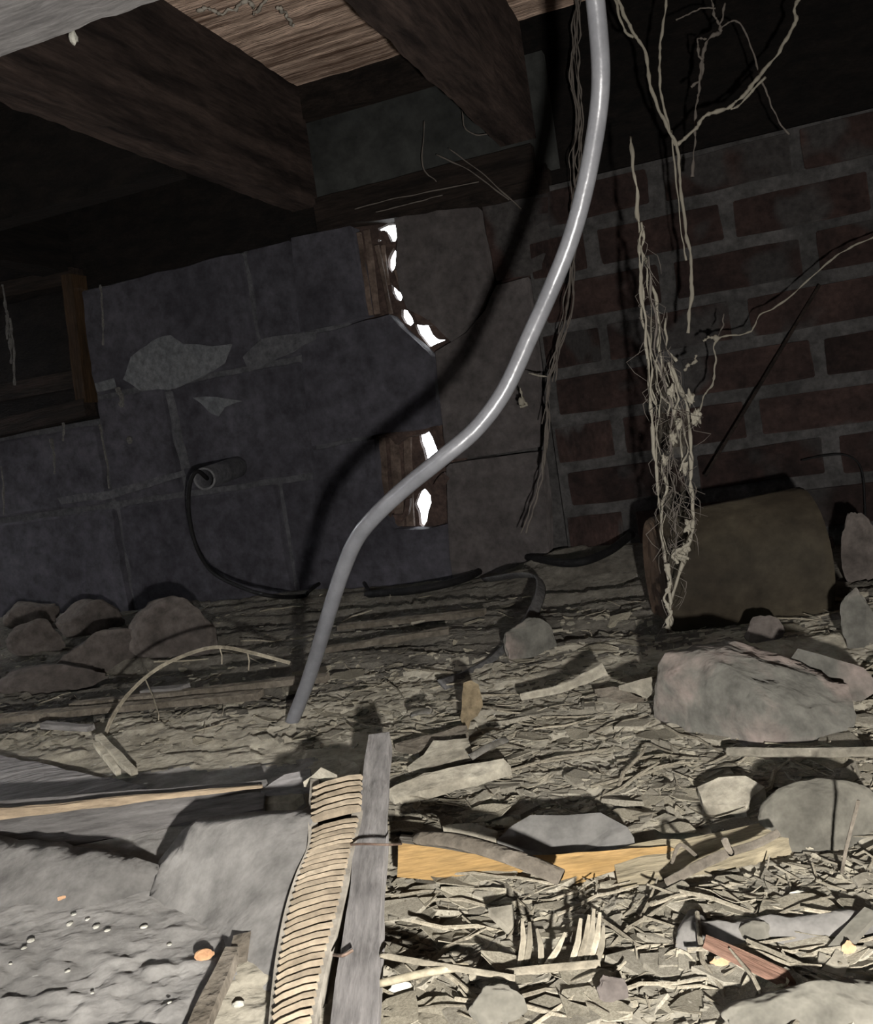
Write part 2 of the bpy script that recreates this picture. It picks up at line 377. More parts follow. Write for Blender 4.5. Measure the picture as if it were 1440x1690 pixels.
def Hs(x, y):                       # height read from the finished ground mesh
    i = int(round(math.log(max(y, .131)/.13)/math.log(2.1/.13)*(NR-1))); k = int(round((x/max(y, .131)+1.15)/2.3*(NC-1)))
    return float(Z[min(max(i, 0), NR-1)*NC+min(max(k, 0), NC-1)])
def gnd(px, py, dz=0):
    p = onfloor(px, py)
    for _ in range(3): p = onfloor(px, py, min(Hs(p[0], p[1]), .1))
    return p+Zv*dz
NR, NC = 440, 760
yy = .13*(2.1/.13)**(np.arange(NR)/(NR-1)); ss = np.linspace(-1.15, 1.15, NC)
Y = np.repeat(yy, NC); X = (yy[:, None]*ss[None, :]).ravel(); Z = H(X, Y)
me = bpy.data.meshes.new('floor')
ii = (np.arange(NR-1)[:, None]*NC+np.arange(NC-1)[None, :]).ravel()
Fq = np.c_[ii, ii+1, ii+NC+1, ii+NC]
me.vertices.add(len(X)); me.vertices.foreach_set('co', np.c_[X, Y, Z].ravel())
me.loops.add(Fq.size); me.loops.foreach_set('vertex_index', Fq.ravel().astype(np.int32))
me.polygons.add(len(Fq)); me.polygons.foreach_set('loop_start', (np.arange(len(Fq))*4).astype(np.int32))
me.update(calc_edges=True); me.validate()
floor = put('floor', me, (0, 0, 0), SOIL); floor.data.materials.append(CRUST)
xm, ym = X[ii]+X[ii+1], Y[ii]; xm = xm*.5
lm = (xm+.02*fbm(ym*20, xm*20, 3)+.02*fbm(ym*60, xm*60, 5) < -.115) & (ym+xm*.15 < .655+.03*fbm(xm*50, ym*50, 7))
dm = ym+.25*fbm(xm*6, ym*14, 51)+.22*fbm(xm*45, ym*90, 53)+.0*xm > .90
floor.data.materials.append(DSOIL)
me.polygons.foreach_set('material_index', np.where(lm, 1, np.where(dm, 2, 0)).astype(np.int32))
tag(floor, 'uneven dusty dirt floor strewn with broken litter', 'ground', kind='structure')
gb = MB().box((-3, -1.2, -.12), (6, 0, 0), (0, 4.5, 0), (0, 0, .06)).build('subsoil', SOIL, floor)

# ================================================================== walls
def wbox(mb, ua, ub, oa, ob, za, zb): return mb.box(wp(ua, oa, za), W*(ub-ua), J*(oa-ob), Zv*(zb-za))
MORZ = [.0125+.0675*k for k in range(9)]        # bed joint heights of the brick courses
# ---- brick wall, right
wr = wbox(MB(), -.30, 1.6, -.004, -.12, -.10, .556).build('wall_right', MORT); tag(wr, 'old brick wall with thick pale mortar joints', 'wall', kind='structure')
brick_me = []
for k in range(6):
    mb = MB().box((-.0835, -.0, -.0255), (.167, 0, 0), (0, .05, 0), (0, 0, .051)); me, o = mb.mesh('brick', (0, 0, 0))
    roughen(me, 2, .0026, 40, k+1, .0018); me.materials.append(BRICK); brick_me.append(me)
for r in range(-1, 8):
    z0 = MORZ[0]+r*.0675+.0675/2+.004
    offs = -.02 if r % 2 == 0 else -.109
    for k in range(-2, 9):
        uc = offs+.0925+k*.185
        ua, ub = uc-.0835, uc+.0835
        if ub < -.285 or ua > 1.3: continue
        sx = 1.0
        if ua < -.30: ua2 = -.295; sx = (ub-ua2)/.167; uc = (ua2+ub)/2
        if sx < .2: continue
        o = bpy.data.objects.new('brick', brick_me[(r*5+k*3) % 6]); col.objects.link(o); o.parent = wr
        o.location = Vector(wp(uc+random.gauss(0, .0015), .005+random.gauss(0, .0022), z0+random.gauss(0, .001)))-wr.location
        o.rotation_euler = (0, random.gauss(0, .006), -YAW+random.gauss(0, .008)); o.scale = (sx*random.uniform(.97, 1.01), 1, random.uniform(.93, 1.02))
# ---- concrete block wall, left
wl = wbox(MB(), -2.1, -.60, -.006, -.12, -.10, .565).build('wall_left', MORTL); tag(wl, 'grey concrete block wall below the floor joists', 'wall', kind='structure')
def block(ua, ub, za, zb, mt=BLOCK, off=.004, seed=1, th=.09):
    mb = wbox(MB(), ua, ub, off, off-th, za, zb); me, o = mb.mesh('concrete_block')
    roughen(me, 9, .0030, 34, seed, .004); return put('concrete_block', me, o, mt, wl)
def pblock(poly, mt, off=.004, th=.05, seed=1, name='concrete_block', amp=.002, parent=None):
    pts = [onwall(x, y, off) for x, y in poly]; mb = MB().prism(pts, J*th); me, o = mb.mesh(name)
    roughen(me, 3, amp, 30, seed); return put(name, me, o, mt, parent or wl)
block(-1.095, -.765, .386, .566, seed=2); block(-.755, -.675, .386, .566, seed=3)
block(-1.50, -1.10, -.02, .185, seed=8); block(-1.45, -1.105, .196, .335, seed=5)
block(-1.095, -.952, .196, .376, seed=6); block(-.940, -.69, .196, .376, seed=7, off=.006)
block(-1.09, -.77, -.03, .186, seed=9); block(-.76, -.67, -.03, .186, seed=10)
block(-2.05, -1.51, -.02, .185, seed=11); block(-2.05, -1.46, .196, .335, seed=12)
# blocks broken around the two gaps
pblock([(480, 393), (578, 372), (583, 400), (592, 440), (603, 520), (560, 535), (495, 548)], BLOCK, seed=21)
pblock([(495, 556), (560, 543), (605, 528), (642, 520), (662, 542), (690, 566), (712, 588), (718, 640), (724, 700), (700, 708), (625, 716), (560, 728), (510, 738)], BLOCK, seed=22, off=.005)
pblock([(512, 745), (560, 735), (618, 724), (622, 790), (632, 850), (650, 874), (705, 874), (735, 866), (745, 960), (640, 975), (535, 990)], BLOCK, seed=23)
# plastered pieces between the gaps and the brickwork
pblock([(652, 362), (720, 350), (786, 342), (800, 400), (808, 470), (790, 515), (762, 545), (742, 562), (718, 538), (694, 520), (672, 510), (660, 478), (652, 440), (657, 400)], PARGE, seed=24, off=.006, th=.03, amp=.004)
pblock([(718, 580), (742, 566), (770, 548), (800, 512), (818, 470), (870, 458), (882, 560), (886, 640), (890, 738), (800, 752), (742, 758), (732, 720), (724, 650)], PARGE, seed=25, off=.003, th=.06)
pblock([(736, 770), (742, 764), (800, 757), (890, 744), (900, 830), (905, 960), (750, 978), (740, 900)], PARGE, seed=26, off=.004, th=.06)
pblock([(795, 342), (905, 318), (905, 440), (870, 452), (818, 464), (806, 400)], BRICK, seed=27, off=.002, th=.05)
pblock([(560, 335), (640, 318), (900, 268), (905, 318), (786, 342), (650, 360), (578, 368)], DARKW, seed=28, off=.004, th=.05)
# rubble behind the gaps, pierced by the openings daylight comes through
def pierced(name, outer, holes, off, th, mt, parent):
    cu = bpy.data.curves.new(name, 'CURVE'); cu.dimensions = '2D'; cu.fill_mode = 'BOTH'; cu.extrude = th/2
    for pl in [outer]+holes:
        s = cu.splines.new('POLY'); s.points.add(len(pl)-1); s.use_cyclic_u = True
        for i, (x, y) in enumerate(pl):
            u_, z_ = uz(x, y, off); s.points[i].co = (u_, z_, 0, 1)
    t = bpy.data.objects.new('tmp', cu); col.objects.link(t)
    me = bpy.data.meshes.new_from_object(t.evaluated_get(bpy.context.evaluated_depsgraph_get())); bpy.data.objects.remove(t)
    for v in me.vertices:
        p = wp(v.co.x, off-th/2+v.co.z, v.co.y); v.co = Vector(p)
    me.materials.clear(); c = np.mean([v.co for v in me.vertices], 0)
    for v in me.vertices: v.co -= Vector(c)
    return put(name, me, c, mt, parent)
UPH = [[(623, 377), (640, 369), (655, 369), (657, 385), (652, 398), (645, 399), (640, 388), (634, 380), (625, 381)],
       [(643, 420), (649, 409), (653, 415), (654, 430), (651, 442), (646, 450), (640, 440), (640, 428)],
       [(645, 466), (650, 474), (658, 482), (664, 478), (665, 488), (661, 497), (654, 494), (647, 482)],
       [(662, 510), (672, 513), (680, 525), (682, 533), (677, 538), (668, 533), (662, 522)],
       [(684, 535), (694, 537), (706, 536), (714, 553), (722, 560), (735, 561), (720, 567), (708, 573), (698, 560), (690, 550)],
       [(623, 395), (626, 393), (628, 397), (625, 400), (622, 398)]]
pierced('rubble_fill', [(560, 345), (800, 320), (830, 600), (640, 640), (560, 600)], UPH, -.03, .012, REDM, wl)
LOH = [[(691, 714), (700, 708), (708, 706), (714, 722), (722, 746), (728, 752), (722, 765), (716, 772), (704, 774), (702, 760), (698, 742), (693, 730)],
       [(700, 806), (704, 810), (710, 818), (711, 830), (706, 845), (704, 860), (698, 870), (692, 866), (690, 846), (684, 832), (688, 822), (692, 812)]]
pierced('rubble_fill', [(590, 690), (760, 660), (780, 900), (600, 910)], LOH, -.03, .012, REDM, wl)
wbox(MB(), -.432, -.27, -.04, -.07, -.10, .80).build('leak_seal', MORT, wl)  # unseen slabs added behind the wall to stop daylight leaking through joints
wbox(MB(), -.62, -.40, -.04, -.07, .57, .80).build('leak_seal', MORT, wl)
wbox(MB(), -.462, -.40, -.04, -.07, -.10, .335).build('leak_seal', MORT, wl)
wbox(MB(), -.62, -.40, -.04, -.07, -.10, .07).build('leak_seal', MORT, wl)
# splinters standing in the gaps, broken lips of mortar
for k, (a, b_, w_, off) in enumerate([((592, 384), (612, 520), .006, -.004), ((605, 380), (622, 518), .010, -.02), ((622, 405), (645, 518), .006, -.006), ((632, 405), (640, 470), .005, -.02), ((652, 446), (660, 474), .003, -.01)]):
    lath('splinter', onwall(*a, off), onwall(*b_, off), w_, .005, SPLINT, k, wl, rollv=-J)
for k, (a, b_, w_) in enumerate([((628, 722), (640, 865), .012), ((650, 722), (660, 868), .014), ((672, 720), (678, 868), .012)]):
    lath('splinter', onwall(*a, -.018), onwall(*b_, -.018), w_, .006, SPLINT, k+9, wl, rollv=-J)
pblock([(620, 722), (640, 715), (690, 706), (702, 702), (716, 704), (728, 730), (734, 756), (724, 752), (714, 722), (706, 710), (694, 716), (668, 722), (652, 734), (642, 722)], REDM, off=.004, th=.02, name='broken_lip', seed=31)
pblock([(648, 850), (656, 866), (672, 850), (676, 822), (668, 824), (664, 850)], REDM, off=.001, th=.012, name='broken_lip', seed=32)
pblock([(682, 516), (690, 512), (704, 528), (720, 527), (716, 536), (700, 536), (688, 530)], REDM, off=.004, th=.02, name='broken_lip', seed=33)
pblock([(722, 790), (730, 780), (740, 788), (734, 800), (716, 802)], REDM, off=.006, th=.015, name='broken_lip', seed=34)
# mortar smears on the blocks
def smear(poly, seed, mt=PATCH, off=.0075):
    pblock(poly, mt, off=off, th=.006, name='mortar_smear', seed=seed, amp=.0035)
smear([(200, 625), (215, 590), (250, 562), (280, 552), (300, 568), (345, 572), (380, 568), (370, 600), (330, 622), (290, 640), (230, 645)], 41)
smear([(315, 655), (360, 655), (400, 662), (370, 672), (360, 686), (345, 680)], 42)
smear([(158, 632), (185, 626), (188, 640), (162, 645)], 43)
smear([(272, 645), (283, 645), (300, 715), (312, 770), (298, 772), (285, 715)], 44, MORTL, .009)
smear([(400, 590), (430, 560), (520, 545), (520, 560), (440, 600), (410, 612)], 45, MORTL, .009)
smear([(95, 822), (180, 810), (250, 790), (300, 778), (305, 786), (190, 822), (100, 832)], 46, MORTL, .009)
# ---- timber above the walls
tr1 = wbox(MB(), -2.1, -.615, -.012, -.05, .569, .80).build('trim_1', BLACKW); tag(tr1, 'blackened rim board on top of the block wall', 'rim board', kind='structure')
tr2 = wbox(MB(), -.275, 1.6, -.03, -.08, .557, .82).build('trim_2', BLACKW); tag(tr2, 'rim board coloured black for the unlit void above the brick wall', 'rim board', kind='structure')  # shade of the dark void put into the board's colour
wbox(MB(), -.30, 1.6, -.08, -.12, .50, .60).build('sill_board', BLACKW, tr2)
GP = mat('grey_green_panel', (.032, .034, .032), (.055, .057, .053), 6, .95, .3, spread=0)
tr3 = wbox(MB(), -.63, -.24, -.010, -.05, .583, .745).build('trim_3', GP); tag(tr3, 'grey panel closing the joist bay above the gap', 'panel', kind='structure')
wbox(MB(), -.62, -.30, .012, -.05, .738, .80).build('ledger_strip', DARKW, tr3)
lath('sill_strip', wp(-.62, -.004, .592), wp(-.27, -.004, .592), .03, .05, DARKW, 3, tr3)
# ---- ceiling boards
ceil = wbox(MB(), -2.1, 2.0, 2.4, -.12, .806, .83).build('ceiling', DARKW); tag(ceil, 'underside of the floor boards above', 'ceiling', kind='structure')
for k in range(15):
    j0 = CW-.004-k*.142
    lath('floor_board', wp(-1.7+random.uniform(-.1, .1), CW-(j0-.07), .796), wp(1.6, CW-(j0-.07), .796), .138, .018, SUBF, k, ceil, amp=.002)
# ---- the rest of the shell, out of view
for nm, a, b_, c_ in (('wall_near', (-2.4, -1.0, -.15), (4.8, 0, 0), (0, .06, 0)), ('wall_far_left', (-2.0, -1.0, -.15), (.06, 0, 0), (0, 3.4, 0)), ('wall_far_right', (1.7, -1.0, -.15), (.06, 0, 0), (0, 3.0, 0))):
    o = MB().box(a, b_, c_, (0, 0, 1.0)).build(nm, BLOCK); tag(o, {'wall_near': 'block wall behind the camera', 'wall_far_left': 'block wall closing the left side', 'wall_far_right': 'block wall closing the right side'}[nm], 'wall', kind='structure')

# ---- old vent opening at the left
wn = wbox(MB(), -1.46, -1.10, -.001, -.02, .345, .575).build('window_1', BLACKW); tag(wn, 'boarded vent opening in a brown wooden frame', 'vent', kind='structure')
BRW = mat('brown_frame_timber', (.030, .018, .009), (.070, .040, .020), 8, .9, .4, stretch=(1, 6, 6), spread=.1)
lath('jamb', onwall(122, 455, .006), onwall(146, 665, .006), .022, .04, BRW, 1, wn, rollv=-J)
lath('frame_sill', onwall(-60, 722, .008), onwall(152, 672, .008), .03, .04, DARKW, 2, wn, rollv=-J)
lath('frame_head', onwall(-60, 492, .004), onwall(128, 452, .004), .02, .03, DARKW, 3, wn, rollv=-J)
lath('cross_board', onwall(-60, 660, -.004), onwall(128, 625, -.004), .03, .012, DARKW, 4, wn, rollv=-J)

# ================================================================== joists and plank overhead
def joist(ua, ub, zb, jn, mt, label):
    c0 = wp((ua+ub)/2, CW-jn, (zb+.786)/2); c1 = wp((ua+ub)/2, .002, (zb+.786)/2)
    o = lath('floor_joist', c0, c1, ub-ua, .786-zb, mt, int(-ua*100), amp=.003); return tag(o, label, 'joist', 'joists under the floor')
joist(-.662, -.615, .607, -.5, JOIST, 'dark brown floor joist running to the wall left of the bright gap')
joist(-.315, -.262, .625, -.5, JOIST, 'dark floor joist ending just above the top gap, near the hose')
joist(-1.145, -1.092, .60, -.5, BLACKW, 'black floor joist above the vent at the left edge')
bb = wbox(MB(), -1.09, -.664, .33, .29, .60, .786).build('added_dark_board', BLACKW); tag(bb, 'black board added between two joists to keep the left bay dark', 'board')  # made-up board hiding the lit floor boards so the bay stays dark
gp = onfloor(120, 50, .585); gj = gp@J
gk = lath('dusty_plank', wp(-1.6, CW-(gj-.11), .596), wp(1.2, CW-(gj-.11), .596), .22, .022, GREYW, 5, amp=.0025)
tag(gk, 'pale grey dusty plank across the top left corner under the joists', 'plank')

# ================================================================== hose, cables, pipes
hp = [(972, -70, .55), (984, 20, .56), (991, 120, .57), (985, 200, .58), (967, 300, .59), (943, 390, .60), (912, 470, .61), (874, 555, .615), (832, 645, .62), (785, 708, .625), (730, 755, .63), (672, 802, .64), (622, 848, .65), (588, 890, .665), (564, 945, .685), (543, 1010, .71), (522, 1080, .745), (502, 1140, .775), (480, 1196, .797)]
t = thing('garden_hose', gnd(480, 1190), 'light grey plastic hose hanging in a long S curve to the litter', 'hose')
ht = at(*hp[0])
MB().tube(spline([np.array([ht[0]-.006, ht[1]-.012, .5835]), np.array([ht[0]-.004, ht[1]-.006, (ht[2]+.5835)/2])]+[at(*p) for p in hp], 8), .0058, 16).build('tube', HOSE, t, True)
# pipe stub with the black cable coming out of it
pe = onwall(404, 766, -.03); p0 = at(338, 790, 1.42)
ax = pe-p0; L_ = np.linalg.norm(ax)
t = thing('pipe_stub', p0-Zv*.02, 'short dull metal pipe stub sticking out of the block wall', 'pipe')
mb = MB(); ring = []
a_ = ax/L_; b_ = np.cross(a_, Zv); b_ /= np.linalg.norm(b_); c_ = np.cross(b_, a_)
n = 24; V = []; Fs = []
for (s, r) in ((0, .0175), (1, .0175), (0, .0135), (.6, .0135)):
    for q in range(n):
        an = 2*math.pi*q/n; V.append(p0+ax*s+r*(math.cos(an)*b_+math.sin(an)*c_))
for q in range(n):
    k = (q+1) % n; Fs += [(q, k, n+k, n+q), (2*n+q, 3*n+q, 3*n+k, 2*n+k), (q, 2*n+q, 2*n+k, k)]
Fs.append(tuple(3*n+q for q in range(n)))
mb.add(V, Fs).build('pipe_wall', PIPEM, t, True)
RIMM = mat('bright_pipe_rim', (.13, .13, .135), (.2, .2, .2), 30, .6, .2, spread=0)
MB().tube([p0+.0158*(math.cos(a)*b_+math.sin(a)*c_)-a_*.001 for a in np.linspace(0, 2*math.pi, 25)], .0021, 6).build('rim', RIMM, t, True)
def cable(name, pts, r, mt, label, cat='cable', flat=1, n=8):
    return tag(MB().tube(spline(pts, 7), r, n, flat).build(name, mt, None, True), label, cat)
cable('electric_cable', [at(342, 790, 1.44), at(325, 778, 1.41), at(313, 800, 1.41), at(312, 850, 1.42), at(325, 905, 1.42), at(352, 945, 1.41), at(400, 970, 1.37), at(450, 984, 1.33), gnd(500, 992, .008), gnd(515, 985, .012), gnd(545, 966, .012), gnd(590, 962, .012), gnd(612, 985, .006)], .0032, BLACKC, 'thin black cable drooping from the pipe stub to the floor')
cable('electric_cable', [gnd(606, 990, .008), gnd(690, 982, .008), gnd(770, 965, .010), gnd(822, 938, .012), gnd(870, 932, .012), gnd(940, 942, .010), gnd(1000, 928, .012), gnd(1045, 905, .02)], .0058, BLACKC, 'thick black cable lying along the wall base towards the brown cylinder')
sp = spline([gnd(800, 962, .004), at(850, 950, 1.20), at(884, 952, 1.14), at(892, 975, 1.08), at(872, 1025, 1.00), at(828, 1080, .92), at(780, 1112, .88), gnd(730, 1138, .004)], 7)
tag(MB().tube(sp, .0065, 8, .25, up=Zv*.6+W*.5).build('flat_strap', STRAP, None, True), 'grey flat strap bent into a loop above the dirt in mid floor', 'strap')
# brown cylinder lying by the brick wall
A = at(1080, 953, .972); B = at(1331, 922, .964); ax = B-A; L_ = np.linalg.norm(ax); a_ = ax/L_
dn = A[2]-.0615
t = thing('metal_canister', (A+B)/2*np.array([1, 1, 0]), 'brown rusty cylinder lying on its side in front of the brick wall', 'canister')
b_ = np.cross(a_, Zv); b_ /= np.linalg.norm(b_); c_ = np.cross(b_, a_)
def revolve(prof, n=40, closed=False):
    V = []; Fs = []
    for s, r in prof:
        for q in range(n):
            an = 2*math.pi*q/n; V.append(A+a_*s+r*(math.cos(an)*b_+math.sin(an)*c_))
    for i in range(len(prof)-1):
        for q in range(n):
            k = (q+1) % n; Fs.append((i*n+q, i*n+k, (i+1)*n+k, (i+1)*n+q))
    if closed: Fs.append(tuple(range(n))[::-1])
    return MB().add(V, Fs)
revolve([(.002, .0615), (.012, .0645), (.05, .0665), (L_*.95, .0735), (L_, .0745), (L_, .071), (L_*.9, .069)]).build('body', RUST, t, True)
revolve([(.004, .052), (.0, .056), (.0, .060), (.004, .0625)], closed=True).build('end_cap', RUSTC, t, False)
revolve([(L_*.92, .0715)]*1+[(L_*.9205, .001)]).build('inner_lid', RUST, t)
# leaning rod and loose wire on the brick wall
cable('thin_rod', [onwall(1163, 786, .06), onwall(1258, 628, .04), onwall(1352, 470, .015)], .0022, DARKW, 'thin dark rod leaning diagonally against the brick wall above the cylinder', 'rod')
cable('loose_wire', [onwall(1322, 760, .03), onwall(1360, 752, .02), onwall(1398, 752, .02), onwall(1422, 778, .02), onwall(1428, 860, .03)], .0013, BLACKC, 'thin dark wire bent over the brick wall near the right edge', 'wire')

# ================================================================== stones
R = [onfloor(1076, 1152, .018), onfloor(1130, 1180, .008), onfloor(1250, 1238, -.004), onfloor(1340, 1234, -.004), onfloor(1398, 1210, .004),
     at(1098, 1078, .655), at(1148, 1060, .665), at(1215, 1058, .67), at(1250, 1079, .665), at(1300, 1093, .640), at(1360, 1109, .625), at(1399, 1138, .605), at(1411, 1166, .59),
     at(1196, 1094, .605), at(1266, 1168, .560), at(1088, 1112, .645), at(1335, 1168, .575)]
R += [np.array([p[0]+.006, p[1]+.035, -.01]) for p in (R[5], R[7], R[10], R[12])]+[p-Zv*.03 for p in R[:5]]
o = hull_rock('stone', R, ROCK, .0045, 45, 3, 7); tag(o, 'large angular grey-pink stone in front of the brown cylinder', 'stone')
def stone(px, py, wpx, hpx, mt, seed, label, depth=None, dk=.7, group=None, rot=0, amp=.16, cuts=7):
    """stone whose base centre stands at pixel px,py; wpx wide and hpx tall in the photo"""
    g = gnd(px, py); d = (g-CAM)@fwd; rx = wpx/2*d/F; rz = hpx*d/F
    o = lump('stone', g+Zv*rz*.35+np.array([0, rx*dk, 0]), (rx*1.08, rx*dk, rz*.72), mt, seed, amp, cuts, 4, rot); return tag(o, label, 'stone', group)
stone(275, 1102, 150, 98, DROCK, 4, 'rounded brownish stone, the tallest of the stones along the block wall', rot=-.3)
stone(150, 1118, 140, 66, DROCK, 9, 'low lumpy brown stone in front of the tall rounded stone at left')
stone(52, 1085, 90, 52, DROCK, 6, 'dark stone near the left edge beside the block wall')
stone(140, 1045, 110, 46, DROCK, 7, 'dark stone against the block wall, behind the low lumpy stone')
stone(45, 1040, 90, 45, DROCK, 8, 'small dark stone against the block wall at the left edge')
stone(60, 1150, 190, 40, DROCK, 12, 'flat brown stone low on the floor at the left edge', dk=.5)
stone(880, 1085, 112, 62, ROCK, 5, 'pale flat stone leaning under the grey strap', dk=.35, rot=.5)
stone(1432, 1068, 60, 90, ROCK, 15, 'upright stone at the right edge behind the large stone', dk=.6)
stone(1432, 960, 60, 110, DROCK, 16, 'grey stone at the right edge against the brick wall', dk=.6)
stone(1270, 1060, 62, 40, DROCK, 17, 'small stone in the shadow under the brown cylinder', dk=.6)
stone(1385, 1408, 190, 92, DUSTR, 18, 'smooth rounded dusty lump at the right edge', dk=.7, cuts=2, amp=.10)
stone(1360, 1720, 300, 50, DUSTR, 19, 'broad pale stone at the bottom right corner', dk=.4, cuts=4)
stone(1262, 1572, 62, 36, DUSTR, 20, 'round clod sitting on the grey pipe at lower right', dk=.8, cuts=3)
stone(1016, 1660, 46, 44, DROCK, 22, 'small brown rounded pebble at the bottom, right of the fan of stems', dk=.7, cuts=3)
stone(335, 1586, 30, 12, ORANGE, 23, 'small orange stone beside the broken stick at lower left', dk=.8, cuts=3)
stone(102, 1494, 20, 12, ORANGE, 24, 'small tan chip set in the grey dirt at lower left', dk=.6)
stone(392, 1664, 20, 8, PALE, 25, 'white curved chip on grey dirt left of the ribbed strip', dk=.6, cuts=3)
stone(662, 1648, 40, 20, PALE, 26, 'white lump beside the foot of the grey stick', dk=.6, cuts=3)
stone(1370, 1690, 40, 26, PALE, 27, 'pale yellowish lump at the bottom near the right corner', dk=.6, cuts=3)
stone(1318, 1492, 40, 16, PALE, 28, 'white chip above the grey pipe at lower right', dk=.5, cuts=4)
stone(1192, 1606, 34, 20, ORANGE, 29, 'small orange lump beside the reddish stick', dk=.6, cuts=3)
stone(1405, 1585, 22, 34, ORANGE, 30, 'orange flake standing at the right edge', dk=.5, cuts=4)
stone(828, 1700, 86, 56, DUSTR, 31, 'blunt dusty stone at the bottom edge in the middle', dk=.6, cuts=4)
for k, (x, y, s) in enumerate([(40, 1568, 9), (115, 1528, 12), (122, 1512, 9), (160, 1532, 12), (178, 1538, 10), (238, 1532, 12), (280, 1562, 8), (52, 1555, 12), (112, 1606, 9), (18, 1594, 6), (153, 1642, 6), (280, 1658, 7), (44, 1355, 6), (336, 1668, 6), (35, 1423, 8), (64, 1440, 6), (145, 1520, 8)]):
    g = gnd(x, y); d = g[1]
    tag(lump('pebble', g+Zv*.001, (s*.5*d/F*1.2, s*.5*d/F*1.2, s*.2*d/F), PALE, k+40, .2, 4, 2), 'tiny white pebble on the smooth grey dirt at lower left', 'pebble', 'white pebbles on the grey dirt')

# ================================================================== slabs of packed dirt, planks, sticks
o = slab('board_scrap', [(-60, 1236, .016), (60, 1258, .014), (140, 1276, .012), (240, 1296, .010), (200, 1312, .003), (-60, 1340, .003)], .012, GREYW, amp=.0012, seed=1); tag(o, 'grey dusty board at the left edge behind the split plank', 'board')
t = thing('split_plank', gnd(200, 1330), 'dusty plank with a freshly split yellow upper edge at lower left', 'plank')
lath('plank_face', onfloor(-70, 1386, .009), onfloor(440, 1318, .008), .05, .010, LATHW, 3, t, rollv=np.array([0, -.6, 1.]), w1=.022)
lath('split_edge', onfloor(-70, 1350, .025), onfloor(432, 1297, .020), .005, .0075, EDGEW, 4, t, w1=.002, h1=.002, amp=.0018)
o = slab('dirt_slab', [(-60, 1372, .016), (60, 1386, .017), (150, 1400, .017), (235, 1416, .016), (262, 1424, .012), (250, 1500, -.006), (190, 1570, -.008), (-60, 1620, -.008)], .02, SLABD, amp=.0016, seed=2, smooth=True, zk=1); tag(o, 'smooth grey slab of packed dirt below the split plank at far left', 'dirt slab')
o = slab('dirt_slab', [(262, 1420, .012), (300, 1372, .024), (330, 1348, .030), (420, 1342, .034), (500, 1338, .036), (512, 1330, .036), (505, 1400, .030), (488, 1460, .020), (478, 1540, .010), (470, 1640, .000), (300, 1650, -.008), (225, 1530, -.008)], .03, SLABD, amp=.0022, freq=14, seed=3, smooth=True, zk=1); tag(o, 'raised grey slab of packed dirt with a sharp top edge beside the ribbed strip', 'dirt slab')
o = slab('dirt_slab', [(320, 1330, .012), (360, 1318, .016), (440, 1308, .018), (500, 1312, .018), (480, 1326, .012), (350, 1338, .010)], .006, CHIP, amp=.002, seed=4); tag(o, 'thin ragged dirt flake under the top edge of the raised slab', 'dirt flake')
# ribbed strip
t = thing('ribbed_strip', gnd(490, 1560), 'tan ribbed board strip with close slanted ribs, beside the grey stick', 'ribbed strip')
LE = [(512, 1285, .034), (508, 1345, .034), (507, 1395, .031), (488, 1442, .025), (470, 1500, .019), (456, 1570, .013), (447, 1640, .009), (440, 1720, .008)]
RE = [(602, 1290, .028), (598, 1345, .026), (586, 1395, .024), (577, 1442, .021), (564, 1500, .016), (545, 1570, .012), (528, 1640, .009), (512, 1720, .008)]
L3 = spline([onfloor(*p) for p in LE], 8); R3 = spline([onfloor(*p) for p in RE], 8)
mb = MB()
for a, b_ in zip(L3[:-1], L3[1:]): pass
def ribbon(P, side, w, th, name, mt):
    V = []; Fs = []
    for i, p in enumerate(P):
        s = side[i]; V += [p, p+s*w, p+s*w-Zv*th, p-Zv*th]
    for i in range(len(P)-1):
        for q in range(4): Fs.append((i*4+q, i*4+(q+1) % 4, i*4+4+(q+1) % 4, i*4+4+q))
    k = (len(P)-1)*4; Fs += [(3, 2, 1, 0), (k, k+1, k+2, k+3)]
    return MB().add(V, Fs).build(name, mt, t)
sd = [(b_-a)/np.linalg.norm(b_-a) for a, b_ in zip(L3, R3)]
ribbon(L3, sd, .0052, .007, 'edge_strip', RIMW)
ribbon(R3, [-s for s in sd], .0062, .007, 'edge_strip', RIMW)
ribbon([p-Zv*.004 for p in L3], [b_-a for a, b_ in zip(L3, R3)], 1.0, .003, 'backing', CHIP)
nL = len(L3); NRIB = 38
for k in range(NRIB):
    s = (k+.8)/(NRIB+1)*(nL-1)
    if 9.2 < s < 11.2: continue                    # the tear across the strip
    def pick(P, s): i = int(min(max(s, 0), nL-1.001)); return P[i]+(P[i+1]-P[i])*(s-i)
    a = pick(L3, s+1.9+random.uniform(-.25, .25)); b_ = pick(R3, s-1.9+random.uniform(-.25, .25)); q = (b_-a)
    w_ = .0038 if s > 11 else .006
    mbx = MB().tube([a+q*.10+Zv*.001, a+q*.3+Zv*.0018, a+q*.7+Zv*.0018, a+q*.92+Zv*.001], [w_*.42, w_*.5, w_*.5, w_*.42], 6, .8)
    mbx.build('rib', RIBW, t)
